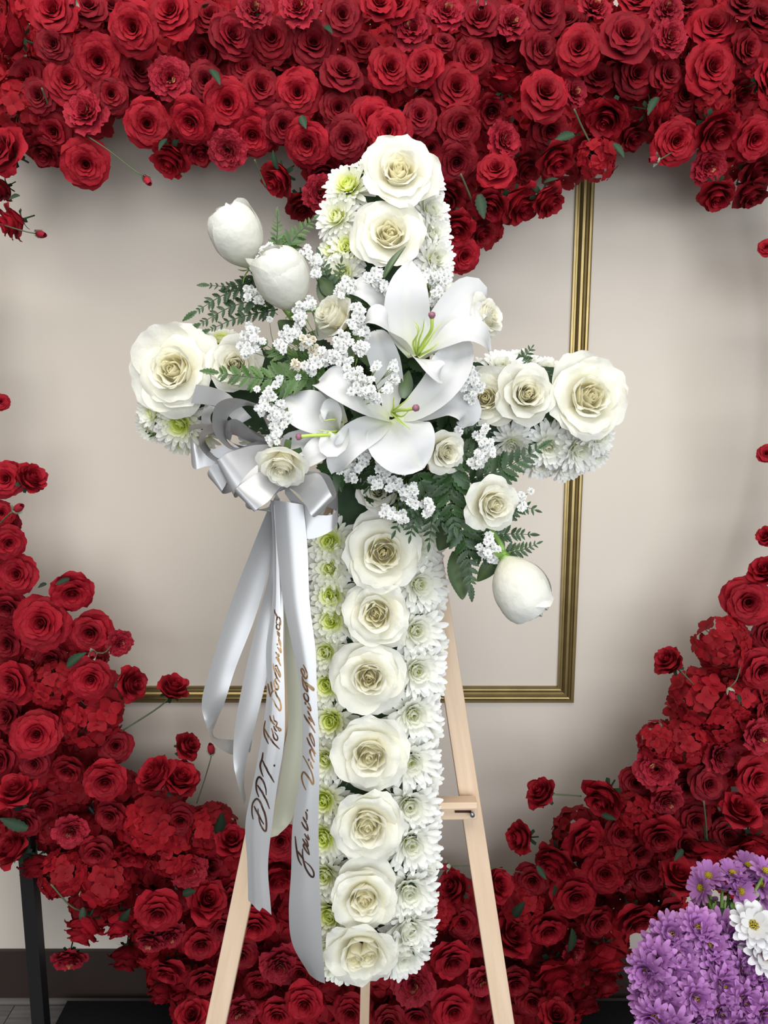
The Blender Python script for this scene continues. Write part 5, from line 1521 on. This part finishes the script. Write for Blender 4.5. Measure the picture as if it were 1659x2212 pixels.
# ------------------------------------------------------------------ purple and white daisies, lower right
PR = [(9, 68, .74, 8), (11, 55, .85, 8), (12, 42, .95, 6), (13, 26, 1.0, 2), (12, 6, 1.0, -6)]
PUR = [mum(v, M['purple_petal'], M['daisy_centre'], PR, .9, 1.0, .14) for v in (0, 1.0, 2.0)]
PD = [mum(v, M['purple_petal'], M['daisy_centre'], [(12, 34, .9, 6), (14, 16, 1.0, 2)], .8, 1.0, .17) for v in (0, 1.0)]
WD_ = [mum(v, M['daisy_petal'], M['daisy_centre'], [(11, 44, .86, 8), (12, 26, 1.0, 0), (12, 8, 1.0, -4)], .3, 1.0, .19) for v in (0, 1.3)]
BX = P(1570, 2500, 1.16)
bucket_top_z = .42
bk = empty('flower_bucket', (BX.x, BX.y + .02, 0.003))
tag(bk, 'black bucket under the purple daisies at the lower right', 'bucket')
ring = []
for (r_, z_) in [(.0, .0), (.075, .0), (.078, .01), (.105, .40), (.112, .405), (.112, .415), (.104, .415), (.074, .02), (0, .02)]:
    ring.append([(r_ * math.cos(a), r_ * math.sin(a), z_) for a in np.linspace(0, 2 * pi, 25)])
obj('tub', MB().grid(np.array(ring)).mesh('tub', M['bucket']), bk)
purple = [(1450, 2018, -.3, .7), (1508, 2002, -.1, .9), (1565, 2010, .1, .8), (1415, 2072, -.7, .5), (1470, 2062, -.2, .5), (1535, 2040, 0, .5), (1598, 2058, .2, .5), (1418, 2130, -.7, .2), (1480, 2112, -.2, .4),
          (1552, 2088, 0, .5), (1612, 2098, .2, .4), (1440, 2180, -.5, .1), (1505, 2158, -.1, .4), (1565, 2132, .1, .4), (1640, 2132, .3, .4), (1412, 2205, -.7, -.1), (1510, 2212, 0, .0), (1560, 2190, .1, .2),
          (1610, 2165, .1, .3), (1655, 2195, .1, .1), (1600, 2225, .1, .1), (1640, 2060, .4, .5), (1460, 2225, -.3, 0), (1655, 2100, .4, .3), (1395, 2100, -.8, .3), (1445, 2100, -.4, .4), (1585, 2030, .3, .6),
          (1480, 2035, -.2, .8), (1540, 2068, 0, .7), (1510, 2085, -.1, .7), (1455, 2145, -.4, .5), (1530, 2120, 0, .6), (1590, 2105, .2, .6), (1475, 2195, -.2, .3), (1535, 2185, 0, .4), (1625, 2215, .1, .2),
          (1585, 2165, .1, .5), (1625, 2070, .3, .6), (1400, 2160, -.8, .1), (1430, 2045, -.6, .6), (1490, 2235, -.1, .0), (1570, 2235, .1, .1), (1650, 2160, .3, .4), (1415, 2235, -.5, -.1), (1650, 2230, .2, .1)]
for i, (x, y, ax, ay) in enumerate(purple):
    d = 1.17 + (.02 if i > 26 else 0) - .08 * (y - 2000) / 220 + rng.uniform(-.008, .008)
    R = 46 * d / F
    axis = D(ax, ay, 1)
    rows_ = sorted(range(len(purple)), key=lambda q: (purple[q][1], purple[q][0]))
    o = flower('purple_daisy', PUR[i % 3], f'purple daisy in the dense lower right bunch, {ordinal(rows_.index(i))} counting down from its top', 'daisy', P(x, y, d) - axis * R * .3, axis, R, rng.uniform(0, 6), 'purple daisies of the dense bunch')
    inv = o.matrix_basis.inverted()
    q = Vector((BX.x + rng.uniform(-.04, .04), BX.y + .02 + rng.uniform(-.04, .04), .10))
    l0 = o.matrix_basis.translation
    mid = l0 - axis * .05 + Vector((0, .01, -.03))
    pc = catmull([tuple(inv @ p_) for p_ in (l0 + axis * R * .05, mid, (mid + q) / 2 + Vector((0, 0, .05)), q)], 10)
    obj('stem', MB().tube([tuple(p_) for p_ in pc], .002 / R, 5, 0).mesh('stem', M['green_stem']), o)
small = [(1530, 1890, -.2, .9, .5), (1583, 1885, 0, 1, .45), (1618, 1868, .1, 1, .4), (1655, 1880, .2, .9, .5), (1512, 1918, -1.0, .3, .3), (1526, 1955, -.5, -.2, .8), (1602, 1925, .2, .3, .6), (1645, 1908, .3, .6, .5), (1560, 1918, .1, .6, -.2), (1600, 1898, .1, .9, -.1),
         (1652, 1935, .4, .2, .4)]
for i, (x, y, ax, ay, az) in enumerate(small):
    d = 1.27 + rng.uniform(-.02, .02)
    R = 36 * d / F
    axis = D(ax, ay, az)
    o = flower('purple_daisy', PD[i % 2], f'pale purple daisy of the upper small bunch, {ordinal(sorted(range(len(small)), key=lambda q: small[q][0]).index(i))} from the left', 'daisy', P(x, y, d) - axis * R * .2, axis, R, rng.uniform(0, 6), 'pale purple daisies of the small bunch')
    inv = o.matrix_basis.inverted()
    l0 = o.matrix_basis.translation
    q1 = P(1555 + (x - 1560) * .35, 2010, 1.27)
    q2 = Vector((BX.x + rng.uniform(-.04, .04), BX.y + .05, .12))
    pc = catmull([tuple(inv @ p_) for p_ in (l0 + axis * R * .05, l0 * .5 + q1 * .5 - axis * .008, q1, q2)], 14)
    obj('stem', MB().tube([tuple(p_) for p_ in pc], .0024 / R, 6, 0).mesh('stem', M['green_stem']), o)
for i, (x, y, ax, ay, r_, lb) in enumerate([(1628, 1998, -.3, .6, 48, 'upper white daisy at the right edge'), (1655, 2062, -.1, .5, 52, 'lower white daisy at the right edge, beside purple bunch'), (1659, 2025, .2, .7, 40, 'middle white daisy cut by the right edge')]):
    d = 1.13
    R = r_ * d / F
    axis = D(ax, ay, 1)
    o = flower('white_daisy', WD_[i % 2], lb, 'daisy', P(x, y, d) - axis * R * .2, axis, R, rng.uniform(0, 6), 'white daisies at the right edge')
    inv = o.matrix_basis.inverted()
    l0 = o.matrix_basis.translation
    pc = catmull([tuple(inv @ p_) for p_ in (l0 + axis * R * .05, l0 - axis * .05, Vector((BX.x + .04, BX.y + .03, .15)))], 8)
    obj('stem', MB().tube([tuple(p_) for p_ in pc], .0022 / R, 5).mesh('stem', M['green_stem']), o)
for i, (a, b_, lb) in enumerate([((1580, 2010, 1.26), (1560, 1965, 1.25), 'dark leaf under the small purple bunch'), ((1600, 2005, 1.27), (1588, 1955, 1.26), 'dark leaf behind the small bunch stems'),
                                ((1560, 2005, 1.26), (1535, 1985, 1.25), 'dark leaf tip left of the small bunch stems'), ((1610, 2000, 1.25), (1622, 1960, 1.25), 'dark leaf above the upper white daisy')]):
    o = obj('daisy_leaf', SLEAF[i % 2], None, leaf_matrix(P(*a), P(*b_), D(rng.uniform(-.3, .3), .2, 1), 2.0))
    tag(o, lb, 'leaf', 'leaves of the daisy bunch')
